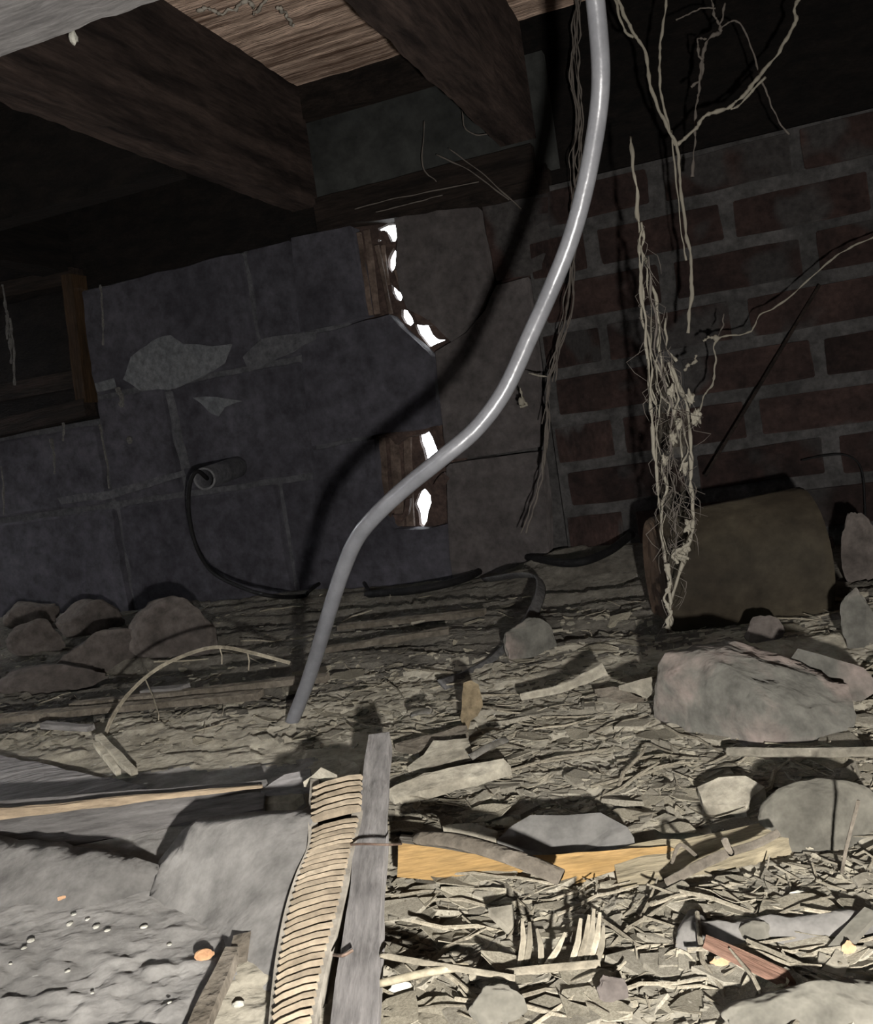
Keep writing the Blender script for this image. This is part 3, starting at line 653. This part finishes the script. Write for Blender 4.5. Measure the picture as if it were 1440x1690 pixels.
# grey stick
t = thing('wooden_stick', gnd(600, 1500), 'long straight grey weathered stick pointing away beside the ribbed strip', 'stick')
lath('shaft', onfloor(627, 1222, .030), onfloor(584, 1745, .007), .0145, .010, LATHW, 8, t, w1=.0165)
MB().tube(spline([onfloor(578, 1394, .026), onfloor(600, 1393, .029), onfloor(640, 1394, .029), onfloor(662, 1393, .022)], 4), .0006, 6).build('wire_tie', mat('rusty_wire', (.12, .08, .06), (.22, .16, .12), 40, .7, .1), t)
MB().tube(spline([onfloor(551, 1576, .014), onfloor(565, 1577, .0185), onfloor(582, 1568, .0195)], 4), .0007, 6).build('nail', MATS['rusty_wire'], t)
# yellow wood
def frontprism(name, poly, base, depth, mt, label=None, cat=None, tilt=.25, parent=None, seed=0):
    p = gnd(*base); n_ = np.array([0, -1, tilt]); n_ /= np.linalg.norm(n_)
    mb = MB().prism([onplane(x, y, p, n_) for x, y in poly], -n_*depth+Zv*.0); me, o = mb.mesh(name); roughen(me, 2, .0012, 50, seed)
    ob = put(name, me, o, mt, parent); return tag(ob, label, cat) if label else ob
frontprism('wood_block', [(656, 1390), (720, 1398), (790, 1410), (835, 1424), (866, 1436), (850, 1446), (836, 1456), (740, 1454), (655, 1448)], (740, 1456), .022, FRESH, 'bright yellow wood offcut right of the grey stick', 'wood offcut', seed=1)
frontprism('wood_splinter', [(868, 1412), (925, 1410), (1010, 1404), (1100, 1396), (1114, 1402), (1060, 1422), (1000, 1440), (940, 1462), (912, 1458), (930, 1444), (900, 1428)], (940, 1464), .012, FRESH, 'yellow split wood piece right of the yellow offcut', 'wood offcut', tilt=.6, seed=2)
mb = MB().tube(spline([onfloor(690, 1382, .024), onfloor(745, 1386, .026), onfloor(800, 1400, .027), onfloor(860, 1420, .026), onfloor(925, 1448, .020)], 6), .0052, 8, .55)
tag(mb.build('bark_strip', BARKG, None, True), 'grey curved bark strip lying over the yellow offcut', 'bark')
o = slab('grey_board', [(1010, 1408, .010), (1090, 1384, .014), (1200, 1370, .016), (1290, 1346, .019), (1318, 1352, .019), (1300, 1384, .013), (1240, 1412, .008), (1130, 1440, .004), (1020, 1462, .001)], .010, BOARDY, amp=.0014, seed=6); tag(o, 'long dusty yellowish board running up to the rounded lump at right', 'board')
t = thing('forked_branch', gnd(1200, 1420), 'thin grey forked branch lying on the dusty yellowish board', 'branch')
MB().tube(spline([onfloor(1100, 1458, .006), onfloor(1150, 1430, .013), onfloor(1200, 1408, .015), onfloor(1250, 1392, .017), onfloor(1284, 1374, .020)], 5), [.0024]*10+[.0019]*11, 8).build('stem', BARKG, t, True)
MB().tube([onfloor(1206, 1408, .016), onfloor(1200, 1398, .021), onfloor(1195, 1386, .026)], .0016, 7).build('fork', BARKG, t, True)
o = slab('flat_stone', [(820, 1388, .014), (845, 1362, .020), (875, 1346, .024), (930, 1344, .025), (990, 1340, .026), (1035, 1366, .020), (1046, 1384, .016), (960, 1402, .008), (870, 1402, .008)], .012, SLATE, amp=.0025, seed=7); tag(o, 'flat bluish grey slate piece behind the yellow split wood', 'stone')
o = slab('flat_stone', [(730, 1362, .016), (780, 1360, .018), (822, 1372, .016), (815, 1388, .010), (745, 1384, .010)], .008, CHIP, amp=.0015, seed=8); tag(o, 'small pale flat chip between the grey stick and the slate piece', 'chip')
# lower right: grey pipe, red stick
t = thing('grey_pipe', gnd(1300, 1560), 'pale grey pipe length lying at the right edge of the foreground', 'pipe')
_m, _o = MB().tube(spline([onfloor(1150, 1556, .002), onfloor(1250, 1548, .003), onfloor(1350, 1541, .003), onfloor(1500, 1530, .003)], 8), .0082, 14, .9).mesh('tube'); roughen(_m, 0, .0022, 120, 5)
put('tube', _m, _o, mat('grey_pipe_dust', (.15, .143, .13), (.22, .21, .193), 12, .95, .4), t, True)
MB().tube([onfloor(1134, 1574, .004), onfloor(1140, 1540, .006), onfloor(1150, 1508, .008)], [.005, .0058, .004], 10, .6).build('pipe_collar', MATS['grey_pipe_dust'], t, True)
o = lath('wooden_sliver', onfloor(1162, 1552, .020), onfloor(1312, 1622, .006), .005, .0022, REDW, 6, w1=.0085); tag(o, 'flat reddish wood sliver leaning over the grey pipe', 'wood sliver')
o = lath('wooden_sliver', onfloor(1440, 1505, .012), onfloor(1362, 1588, .005), .006, .002, DUSTR, 7); tag(o, 'broad dusty sliver crossing the right edge by the orange flake', 'wood sliver')
# lower left broken stick
t = thing('broken_stick', gnd(350, 1630), 'short broken dark stick end lying on the grey dirt at bottom left', 'stick')
lath('shaft', onfloor(384, 1572, .007), onfloor(312, 1730, .006), .0065, .005, BARKG, 8, t, w1=.009)
lath('stub', onfloor(402, 1550, .006), onfloor(392, 1590, .003), .009, .006, BARKG, 9, t)
# sticks and stems
def stem(name, pts, r, mt, label, cat='stick', n=7):
    return tag(MB().tube(spline(pts, 5), r, n).build(name, mt, None, True), label, cat)
stem('straw_stalk', [onfloor(622, 1624, .012), onfloor(700, 1606, .014), onfloor(772, 1594, .012)], .0016, STRAW, 'pale yellow straw stalk right of the grey stick foot', 'straw')
stem('straw_stalk', [onfloor(628, 1576, .016), onfloor(740, 1596, .014), onfloor(850, 1614, .010)], .0013, TWIG, 'thin grey straw stalk crossing above the pale yellow stalk', 'straw')
stem('upright_twig', [gnd(1388, 1444), onfloor(1396, 1400, .020), onfloor(1416, 1322, .045)], .0008, BARKG, 'thin twig standing up in front of the rounded lump at right', 'twig')
stem('bent_twig', [onfloor(1108, 1424, .008), onfloor(1122, 1394, .020), onfloor(1150, 1414, .012)], .0009, BARKG, 'thin bent twig arched over the dusty yellowish board', 'twig')
stem('long_stick', [onfloor(1200, 1240, .008), onfloor(1320, 1242, .010), onfloor(1450, 1240, .012)], .0028, CHIP, 'straight pale stick below the large stone at right')
stem('knobbed_stick', [onfloor(860, 1150, .010), onfloor(920, 1138, .014), onfloor(960, 1122, .018), onfloor(998, 1104, .024)], [.003]*5+[.0035]*5+[.0045]*5+[.006], CHIP, 'pale knobbed stick like a bone left of the large stone')
t = thing('stem_fan', gnd(900, 1600), 'fan of short pale dry stems standing on a fallen stalk', 'dry stems')
MB().tube(spline([onfloor(775, 1612, .006), onfloor(880, 1600, .008), onfloor(990, 1590, .008)], 5), .0016, 7).build('base_stalk', TWIG, t, True)
for k, (a, b_, hz) in enumerate([((858, 1592), (864, 1528), .030), ((868, 1590), (876, 1534), .028), ((893, 1590), (888, 1545), .024), ((900, 1596), (936, 1552), .020), ((942, 1592), (962, 1528), .034), ((954, 1590), (976, 1522), .036), ((966, 1588), (984, 1512), .038), ((974, 1588), (994, 1518), .038), ((984, 1590), (1000, 1540), .024)]):
    g = onfloor(*a, .004); e = onplane(*b_, g, np.array([0, -1, .0])); e = e+np.array([0, .006, 0])
    MB().tube([g, (g+e)/2+np.array([.0008, 0, 0]), e], [.0014, .0013, .0007], 6).build('stem', TWIG, t, True)
# arching dry plant and its hanging threads
t = thing('dry_plant_stem', gnd(168, 1230), 'thin pale dry stem arching over the floor before the left stones', 'dry stem')
ap = [gnd(168, 1228), at(185, 1185, .82), at(215, 1142, .84), at(262, 1102, .85), at(320, 1076, .86), at(362, 1068, .86), at(410, 1076, .86), at(478, 1094, .87)]
MB().tube(spline(ap, 6), .0017, 7).build('main_stem', TWIG, t, True)
for k, (a, b_) in enumerate([((362, 1068), (366, 1096)), ((408, 1076), (410, 1106)), ((240, 1122), (262, 1180)), ((262, 1180), (258, 1222))]):
    MB().tube([at(*a, .86), at((a[0]+b_[0])/2+2, (a[1]+b_[1])/2, .855), at(*b_, .85)], .0006, 5).build('thread', TWIG, t)
t = thing('split_stick', gnd(190, 1260), 'split pale stick with two prongs behind the board scrap at left', 'stick')
lath('prong', onfloor(162, 1216, .020), onfloor(222, 1276, .008), .006, .004, CHIP, 1, t)
lath('prong', onfloor(158, 1228, .018), onfloor(196, 1276, .006), .004, .004, CHIP, 2, t)
# laths lying along the wall side of the floor
for k, (a, b_, w_, z0, lb) in enumerate([((120, 1164, .012), (540, 1118, .020), .012, .006, 'long thin lath lying below the left stones'), ((-60, 1192, .012), (430, 1146, .014), .014, .006, 'long lath at the left edge below the low lumpy stone'), ((240, 1142, .016), (306, 1136, .018), .016, .006, 'short pale lath scrap behind the arching stem'), ((72, 1196, .016), (150, 1202, .016), .008, .005, 'short pale stick near the left edge above the board scrap'), ((520, 1075, .014), (740, 1040, .018), .014, .006, 'dusty lath behind the hose foot in mid floor'), ((560, 1035, .010), (800, 1010, .012), .016, .006, 'flat lath near the wall, right of the hose')]):
    o = lath('lath_strip', onfloor(*a), onfloor(*b_), w_, z0, LATHW if k in (2, 3) else BARKG, k+20); tag(o, lb, 'lath', 'laths on the dirt floor')
# scraps that stand out in the litter
for k, (poly, th, mt, lb) in enumerate([
    ([(672, 1264, .010), (715, 1224, .018), (772, 1218, .020), (780, 1242, .014), (702, 1268, .008)], .005, CHIP, 'flat grey scrap with a slanted end right of the grey stick tip'),
    ([(640, 1302, .012), (700, 1276, .016), (830, 1250, .020), (842, 1262, .016), (730, 1298, .010), (650, 1316, .008)], .006, CHIP, 'long flat scrap pointing right from the grey stick'),
    ([(980, 1136, .014), (1010, 1132, .016), (1062, 1152, .010), (1040, 1158, .008), (990, 1150, .008)], .006, BARKG, 'dark pointed wood wedge left of the large stone'),
    ([(1020, 1130, .022), (1075, 1116, .028), (1078, 1134, .020), (1066, 1146, .014)], .003, CHIP, 'pale curved leaf scrap against the left side of the large stone'),
    ([(1300, 1092, .030), (1316, 1070, .040), (1360, 1084, .034), (1425, 1104, .026), (1440, 1120, .020), (1415, 1138, .012)], .010, ROCK, 'flat stone plate behind the right end of the large stone'),
    ([(1150, 1300, .010), (1185, 1285, .018), (1230, 1285, .018), (1262, 1300, .014), (1230, 1330, .006), (1160, 1330, .006)], .008, CHIP, 'pale clod flake left of the rounded lump'),
    ([(805, 1500, .014), (845, 1492, .016), (850, 1520, .010), (838, 1530, .008)], .004, CHIP, 'small pointed pale flake above the fan of stems'),
    ([(650, 1225, .010), (770, 1196, .016), (772, 1206, .014), (690, 1236, .008)], .005, BARKG, 'narrow bark scrap behind the slanted flat scrap'),
    ([(500, 1290, .030), (530, 1268, .040), (556, 1280, .036), (540, 1300, .028)], .003, CHIP, 'curled pale scrap at the top of the ribbed strip'),
    ([(560, 1250, .012), (590, 1262, .014), (600, 1285, .012), (562, 1300, .008)], .004, CHIP, 'torn scrap between the ribbed strip top and the grey stick'),
    ([(430, 1306, .014), (470, 1280, .020), (512, 1268, .022), (512, 1300, .014)], .004, GREYW, 'grey triangular scrap left of the ribbed strip top'),
    ([(1330, 1640, .008), (1380, 1560, .014), (1400, 1590, .012), (1380, 1650, .006)], .004, CHIP, 'dusty leaf-shaped flake above the bottom right stone')]):
    o = slab('wood_scrap', poly, th, mt, amp=.0016, step=.008, seed=k+10, zk=1 if k in (4, 3, 8, 9, 10) else .6); tag(o, lb, 'scrap')
# standing dead leaf
g = gnd(770, 1208); n_ = np.array([.1, -1, .25]); n_ /= np.linalg.norm(n_)
pl = [(765, 1126), (778, 1122), (790, 1128), (793, 1148), (797, 1165), (790, 1182), (776, 1190), (770, 1210), (764, 1208), (760, 1184), (763, 1160), (764, 1142)]
P = [onplane(x, y, g, n_)-n_*.004*math.sin((y-1120)/25.) for x, y in pl]
me, o = MB().prism(P, -n_*.0012).mesh('standing_leaf'); roughen(me, 2, .0015, 80, 2)
tag(put('standing_leaf', me, o, mat('tan_leaf', (.16, .125, .075), (.27, .215, .135), 30, .95, .4)), 'tan dead leaf standing upright in the middle of the floor', 'leaf')
for k, (a, b_, lb) in enumerate([((776, 1250), (836, 1220), 'shiny clear plastic strip catching the light in mid floor'), ((678, 1180), (712, 1174), 'short shiny plastic sliver left of the standing leaf')]):
    p0, p1 = onfloor(*a, .014), onfloor(*b_, .018); q = np.array([0, -.5, .85])
    mb = MB(); sg = spline([p0, (p0+p1)/2+Zv*.001, p1], 4); mb.tube(sg, .0028, 10, .4, up=Zv+np.array([0, -.6, 0])); tag(mb.build('plastic_strip', GLOSS, None, True), lb, 'plastic strip')

# ================================================================== litter: leaves, chips, twigs one by one
keep = [(1080, 1060, 1410, 1215), (655, 1385, 865, 1450), (560, 1210, 640, 1690), (440, 1260, 600, 1690), (870, 1400, 1110, 1455), (1000, 1370, 1310, 1450), (850, 1515, 1005, 1600), (755, 1120, 800, 1205), (1310, 1310, 1440, 1400), (830, 1340, 1040, 1395)]
def spot(near):
    while True:
        if near: x = random.uniform(500, 1560) if random.random() < .93 else random.uniform(1560, 2300); y = random.uniform(1110, 1700)**1.0
        else: x = random.uniform(-120, 1560); y = random.uniform(985, 1330)
        if y > 1235-.04*x*0 and x < 640 and not (x > 560 and y < 1300): continue
        if y > 1245 and x < 560: continue
        if onfloor(x, y)@J > CW-.04: continue
        if any(a < x < c and b < y < d for a, b, c, d in keep) and random.random() < .93: continue
        return x, y
def leaf_mesh(k):
    r = random.Random(k); n = 5; V = []; Fs = []; cu = r.uniform(-.4, .4); tw = r.uniform(-.6, .6)
    for i in range(n):
        t_ = i/(n-1); w_ = (math.sin(math.pi*min(.97, max(.04, t_)))**.7)*.30*r.uniform(.75, 1.2)
        for s in (-1, 0, 1):
            V.append((t_-.5, s*w_+.06*math.sin(5*t_+k), cu*(t_-.5)**2*1.2+abs(s)*.07*math.sin(k)+s*tw*.10*(t_-.5)+r.uniform(-.02, .02)))
    m_ = len(V)
    V += [(x, y, z-.02) for x, y, z in V]
    for i in range(n-1):
        for s in range(2):
            a = i*3+s; Fs += [(a, a+3, a+4, a+1), (m_+a+1, m_+a+4, m_+a+3, m_+a)]
        a = i*3; Fs += [(a, m_+a, m_+a+3, a+3), (a+2, a+5, m_+a+5, m_+a+2)]
    me = bpy.data.meshes.new('dry_leaf'); me.from_pydata(V, [], [f[::-1] for f in Fs]); me.update(); me.materials.append(LEAF); return me
def chip_mesh(k):
    r = random.Random(k+50); n = r.choice((4, 5, 6)); asp = r.uniform(.3, .75)
    P = [(math.cos(2*math.pi*i/n+r.uniform(-.25, .25))*.5*r.uniform(.75, 1.15), math.sin(2*math.pi*i/n+r.uniform(-.25, .25))*.5*asp*r.uniform(.75, 1.15)) for i in range(n)]
    V = [(x, y, .05+r.uniform(-.03, .05)) for x, y in P]+[(x*1.03, y*1.03, -.05) for x, y in P]
    Fs = [tuple(range(n)), tuple(range(2*n-1, n-1, -1))]+[(i, i+n, (i+1) % n+n, (i+1) % n) for i in range(n)]
    me = bpy.data.meshes.new('wood_chip'); me.from_pydata(V, [], Fs); me.update(); me.materials.append(CHIP); return me
def twig_mesh(k):
    r = random.Random(k+90); pts = [(x, r.uniform(-.05, .05), r.uniform(-.03, .03)) for x in np.linspace(-.5, .5, 5)]
    me, o = MB().tube(pts, [.018, .022, .02, .018, .010], 5).mesh('dead_twig', (0, 0, 0)); me.materials.append(TWIG); return me
LM = [leaf_mesh(k) for k in range(10)]; CM = [chip_mesh(k) for k in range(10)]; TM = [twig_mesh(k) for k in range(8)]
def scatter(name, meshes, count, size, label, cat, group, tilt, lift):
    for k in range(count):
        x, y = spot(k < count*.8); g = gnd(x, y); s = random.uniform(*size)*(1 if y > 1150 else 1.2)
        o = bpy.data.objects.new(name, meshes[k % len(meshes)]); col.objects.link(o)
        o.location = g+Zv*(lift*s); o.scale = (s, s*random.uniform(.7, 1.2), s*.75)
        o.rotation_euler = (random.gauss(0, tilt), random.gauss(0, tilt), random.gauss(-.25, .75)); tag(o, label, cat, group)
scatter('dry_leaf', LM, 260, (.014, .034), 'dry curled dusty leaf lying in the floor litter', 'leaf', 'dry leaves in the floor litter', .13, .05)
scatter('wood_chip', CM, 220, (.010, .034), 'dusty angular wood chip lying in the floor litter', 'wood chip', 'wood chips in the floor litter', .11, .04)
scatter('dead_twig', TM, 200, (.02, .06), 'thin broken dead twig lying in the floor litter', 'twig', 'dead twigs in the floor litter', .14, .06)
# the crumbs too many to count
def crumbs(name, meshes, count, size, mt, tilt, label, cat):
    AV = []; AF = []; base = 0; data = []
    for me in meshes:
        V = np.array([v.co[:] for v in me.vertices]); data.append((V, [tuple(p.vertices) for p in me.polygons]))
    XY = [spot(random.random() < .72) for _ in range(count)]; G = np.array([onfloor(x, y) for x, y in XY]); G[:, 2] = H(G[:, 0], G[:, 1])
    for k in range(count):
        V, Fs = data[k % len(data)]; s = random.uniform(*size)
        Rm = np.array(Matrix.Rotation(random.gauss(-.25, .9), 3, 'Z') @ Matrix.Rotation(random.gauss(0, tilt), 3, 'X') @ Matrix.Rotation(random.gauss(0, tilt), 3, 'Y'))
        AV.append((V*s)@Rm.T+G[k]+Zv*s*.03); AF += [tuple(i+base for i in f) for f in Fs]; base += len(V)
    me = bpy.data.meshes.new(name); me.from_pydata(np.concatenate(AV).tolist(), [], AF); me.update()
    tag(put(name, me, (0, 0, 0), mt), label, cat, kind='stuff')
crumbs('leaf_crumbs', LM, 2600, (.005, .013), LEAF, .16, 'small crumbled leaf bits covering the dirt floor', 'leaf litter')
crumbs('wood_crumbs', CM, 5200, (.003, .013), CHIP, .16, 'small crumbs of wood and dirt covering the floor', 'wood crumbs')
crumbs('straw_crumbs', TM, 1200, (.008, .026), TWIG, .25, 'fine broken straw and stalks covering the floor', 'straw litter')

# ================================================================== cobwebs
def strand(parent, pts, r, mt=WEB, beads=.5, name='strand', wob=.0012, seed=0):
    rr = random.Random(seed); S = spline(pts, 9); n = len(S); rad = []
    for i in range(n):
        q = Vector((i*.23, seed*7.7, 0)); e = min(1, i/4, (n-1-i)/4)
        S[i] = S[i]+np.array([mnoise.noise(q), mnoise.noise(q+Vector((0, 0, 9))), .4*mnoise.noise(q+Vector((0, 0, 19)))])*wob*2.2*e
        k = mnoise.noise(Vector((i*.55, seed*3.1, 4)))+.6*mnoise.noise(Vector((i*.17, seed*3.1, 8)))
        rad.append(r*max(.35, 1+beads*1.5*k))
    return MB().tube(S, rad, 6).build(name, mt, parent, True)
def px(pts, d):
    P = [at(p[0], p[1], p[2] if len(p) > 2 else d) for p in pts]
    if pts[0][1] < 0: P = [np.array([P[0][0], P[0][1]+.01, .784])]+P          # carried on up to the boards it hangs from
    return P
t = thing('cobweb', at(1115, 550, 1.0), 'thick branching cobweb strands meeting in a Y at top right', 'cobweb')
strand(t, px([(1006, -30), (1013, 0), (1030, 47), (1045, 62)], 1.0), .0014, seed=1)
strand(t, px([(1016, -30), (1026, 10), (1038, 42), (1060, 78), (1075, 140), (1095, 200), (1115, 240), (1122, 290), (1130, 370), (1138, 430), (1141, 480), (1135, 550)], 1.0), .0018, seed=2)
strand(t, px([(1099, -30), (1094, 40), (1088, 90), (1090, 140), (1100, 200), (1114, 240)], 1.0), .0014, seed=3)
strand(t, px([(1316, -30), (1313, 10), (1308, 45), (1285, 85), (1250, 130), (1225, 158), (1200, 178), (1165, 190), (1145, 215), (1117, 239)], 1.0), .0021, seed=4)
strand(t, px([(1262, 128), (1240, 152), (1215, 176), (1205, 180)], 1.0), .0012, seed=5)
strand(t, px([(1108, 215), (1116, 300), (1124, 380), (1132, 430)], 1.0), .0009, seed=6)
t = thing('cobweb', at(1145, 290, 1.05), 'beaded cobweb strand hanging between the two thick strands at top right', 'cobweb')
strand(t, px([(1172, -20), (1178, 20), (1185, 40), (1188, 52), (1168, 66), (1158, 100), (1152, 150), (1148, 180), (1145, 240), (1142, 292)], 1.05), .0015, WEBD, .9, seed=7)
strand(t, px([(1166, 64), (1150, 66), (1152, 90), (1160, 100)], 1.05), .0012, WEBD, .9, seed=8)
strand(t, px([(1188, 50), (1200, 38), (1222, 37), (1240, 80), (1255, 130), (1270, 165), (1285, 200), (1302, 222)], 1.05), .0010, WEBD, seed=9)
strand(t, px([(1115, 33), (1135, 24), (1155, 14), (1180, 14)], 1.05), .0009, WEBD, seed=10)
strand(t, px([(1160, 100), (1155, 130), (1140, 144)], 1.05), .0014, WEBD, .9, seed=11)
strand(t, px([(1196, 5), (1192, 30), (1186, 48)], 1.05), .0012, WEBD, .9, seed=12)
# big ragged curtain
t = thing('cobweb', at(1105, 1035, .85), 'large ragged curtain of dusty cobweb hanging in front of the brick wall and cylinder', 'cobweb')
Lc = [(1040, 230), (1048, 300), (1052, 370), (1056, 430), (1064, 520), (1070, 600), (1076, 690), (1084, 780), (1090, 850), (1098, 930), (1102, 990), (1102, 1035)]
Rc = [(1042, 230), (1050, 300), (1062, 370), (1072, 430), (1096, 520), (1112, 600), (1140, 690), (1142, 780), (1140, 850), (1132, 900), (1108, 990), (1103, 1035)]
def mix(f, lo=0, hi=11, jit=6, rr=random):
    return [at(Lc[i][0]*(1-f)+Rc[i][0]*f+rr.gauss(0, jit)*(0 if i < 2 else 1), Lc[i][1]*(1-f)+Rc[i][1]*f+rr.gauss(0, 3), .855+rr.gauss(0, .008)) for i in range(lo, hi+1)]
rr = random.Random(5)
strand(t, mix(0, 0, 11, 2, rr), .0015, WEB, .8, seed=20)
for k in range(6):
    lo = rr.randint(2, 6); strand(t, mix(rr.random(), lo, rr.randint(lo+2, 9), 4, rr), rr.uniform(.0004, .0011), rr.choice((WEB, WEB, WEBD)), .9, seed=21+k, wob=.0022)
strand(t, mix(1, 5, 11, 3, rr), .0017, WEB, .9, seed=50)
for k in range(8):
    i = rr.randint(4, 9); f0, f1 = rr.random(), rr.random(); a = mix(f0, i, i, 3, rr)[0]; b_ = mix(f1, min(10, i+1), min(10, i+1), 3, rr)[0]
    strand(t, [a, (a+b_)/2+np.array([rr.gauss(0, .006), rr.gauss(0, .004), -.004]), b_], rr.uniform(.0005, .0012), WEB, 1.0, seed=60+k)
for k, (x, y) in enumerate([(1138, 658), (1145, 690), (1110, 722), (1128, 770), (1135, 870), (1125, 915), (1115, 918), (1132, 905), (1108, 645), (1096, 760), (1120, 700), (1150, 685)]):
    c = at(x, y, .85); tag(lump('tuft', c, (.003, .003, .005), WEB, k+5, 1.1, 0, 3, parent=t), None)
def film(parent, rows, d, mt=FILM, seed=0, name='film'):
    r = random.Random(seed); V = []; Fs = []; nx = 6
    for y, xa, xb in rows:
        for i in range(nx):
            f_ = i/(nx-1); V.append(at(xa+(xb-xa)*f_, y+r.gauss(0, 3), d+.010*math.sin(f_*4+y*.02)+r.gauss(0, .002)))
    for a in range(len(rows)-1):
        for i in range(nx-1): Fs.append((a*nx+i, a*nx+i+1, (a+1)*nx+i+1, (a+1)*nx+i))
    return MB().add(V, Fs).build(name, mt, parent, True)
film(t, [(520, 1066, 1090), (560, 1070, 1100), (600, 1072, 1112), (650, 1076, 1130), (700, 1080, 1140), (760, 1084, 1138), (800, 1088, 1138), (860, 1096, 1138), (905, 1100, 1128), (960, 1100, 1116), (1000, 1099, 1108)], .86, seed=1)
mb = MB()
for k in range(190):
    i = min(10, max(2, int(rr.gauss(6.6, 1.9)))); f0 = rr.random(); a = mix(f0, i, i, 5, rr)[0]+Zv*rr.uniform(-.03, .02)
    ln = rr.uniform(.006, .030); an = rr.gauss(0, .28); d_ = np.array([math.sin(an), rr.gauss(0, .3), -math.cos(an)])*ln; cv = np.array([rr.gauss(0, .35), rr.gauss(0, .2), 0])*ln
    mb.tube([a, a+d_*.35+cv, a+d_*.7+cv*.6, a+d_], [.0002, rr.uniform(.0002, .0005), .0003, .00015], 4)
tag(mb.build('gauze', WEBD, t), kind='stuff')
strand(t, px([(1118, 930), (1110, 915), (1125, 905), (1138, 895)], .845), .0016, seed=90); strand(t, px([(1112, 912), (1124, 918), (1136, 922)], .845), .0018, seed=91)
strand(t, px([(1100, 930), (1106, 960), (1098, 990), (1104, 1012), (1101, 1038)], .845), .0020, WEB, .9, seed=92)
t = thing('cobweb', at(1150, 640, 1.1), 'short cobweb tuft and thread strung to the right from the big curtain', 'cobweb')
strand(t, [onwall(1530, 350, 0)]+px([(1460, 384), (1440, 392), (1400, 410), (1370, 430), (1330, 465), (1290, 500), (1255, 520), (1240, 545), (1222, 552), (1183, 560), (1179, 600), (1175, 635), (1160, 655), (1150, 700)], 1.10), .0010, WEB, .6, seed=93)
strand(t, px([(1160, 563), (1172, 556), (1184, 560)], 1.1), .0022, WEB, .9, seed=94); strand(t, px([(1128, 612), (1136, 602), (1146, 598), (1148, 586)], 1.05), .0014, WEB, .9, seed=95)
strand(t, px([(1184, 556), (1192, 540), (1194, 518)], 1.1), .0008, WEBD, .6, seed=96)
t = thing('cobweb', at(905, 640, 1.25), 'grey fuzzy cobweb rope hanging just behind the hose', 'cobweb')
rope = [(952, -30), (950, 50), (948, 120), (955, 200), (950, 260), (953, 330), (948, 420), (938, 500), (922, 570), (908, 630), (904, 700), (892, 770), (880, 830), (866, 880)]
for k in range(6):
    strand(t, px([(x+rr.gauss(0, 5), y, 1.25+rr.gauss(0, .006)) for x, y in rope[:14 if k < 2 else rr.randint(8, 13)]], 1.25), rr.uniform(.0007, .0016), WEBD, .9, seed=100+k, wob=.002)
strand(t, px([(872, 616), (890, 620), (905, 622)], 1.25), .0013, WEB, .6, seed=107)
strand(t, px([(858, 640), (862, 660), (868, 668), (858, 672)], 1.28), .0015, WEB, .9, seed=108)
tag(lump('tuft', at(861, 662, 1.28), (.005, .004, .006), WEB, 77, .6, 0, 2, parent=t))
t = thing('cobweb', at(400, 20, 1.12), 'small pale cobweb scraps stuck to the bright floor boards', 'cobweb')
for k, pl in enumerate([[(325, 18), (345, 14), (362, 22), (385, 16), (400, 4)], [(418, 24), (430, 12), (440, 0)], [(456, 12), (468, 18), (478, 32), (484, 42)], [(398, 4), (412, 2), (418, 14)]]):
    strand(t, [onfloor(x, y, .772) for x, y in pl], .0018, WEBP, .9, seed=120+k, wob=.003)
tag(lump('tuft', onfloor(121, 61, .583), (.003, .003, .006), PALE, 3, .5, 0, 2, parent=t))
t = thing('cobweb', onwall(20, 640, .03), 'dusty cobweb threads hanging in front of the vent at the left edge', 'cobweb')
for k, (a, b_) in enumerate([((4, 470), (12, 560)), ((16, 525), (24, 636)), ((10, 520), (18, 600))]):
    strand(t, [onwall(*a, .03), onwall((a[0]+b_[0])/2+3, (a[1]+b_[1])/2, .034), onwall(*b_, .03)], .0022, STREAK, .8, seed=130+k)
t = thing('cobweb', onwall(180, 800, .012), 'pale drip-like cobweb threads on the block wall right of the vent', 'cobweb')
for k, (a, b_, r) in enumerate([((165, 470), (170, 570), .0018), ((164, 700), (180, 806), .0018), ((194, 640), (201, 672), .004), ((84, 724), (90, 782), .0025), ((102, 690), (104, 728), .002), ((212, 722), (214, 730), .004), ((2, 770), (6, 850), .0015)]):
    strand(t, [onwall(*a, .012), onwall((a[0]+b_[0])/2+2, (a[1]+b_[1])/2, .014), onwall(*b_, .012)], r, STREAK, .6, seed=140+k)
t = thing('cobweb', onwall(700, 330, .02), 'faint grey cobweb threads strung above the upper gap', 'cobweb')
for k, pl in enumerate([[(585, 345), (640, 330), (700, 318), (790, 300)], [(620, 350), (680, 336), (730, 322)], [(700, 200), (698, 270), (720, 300)], [(760, 170), (770, 215), (800, 222), (835, 215)], [(720, 255), (780, 285), (840, 330)], [(740, 245), (800, 290), (860, 345)]]):
    strand(t, [onwall(x, y, .03) for x, y in pl], .0009, WEBD, .5, seed=150+k)
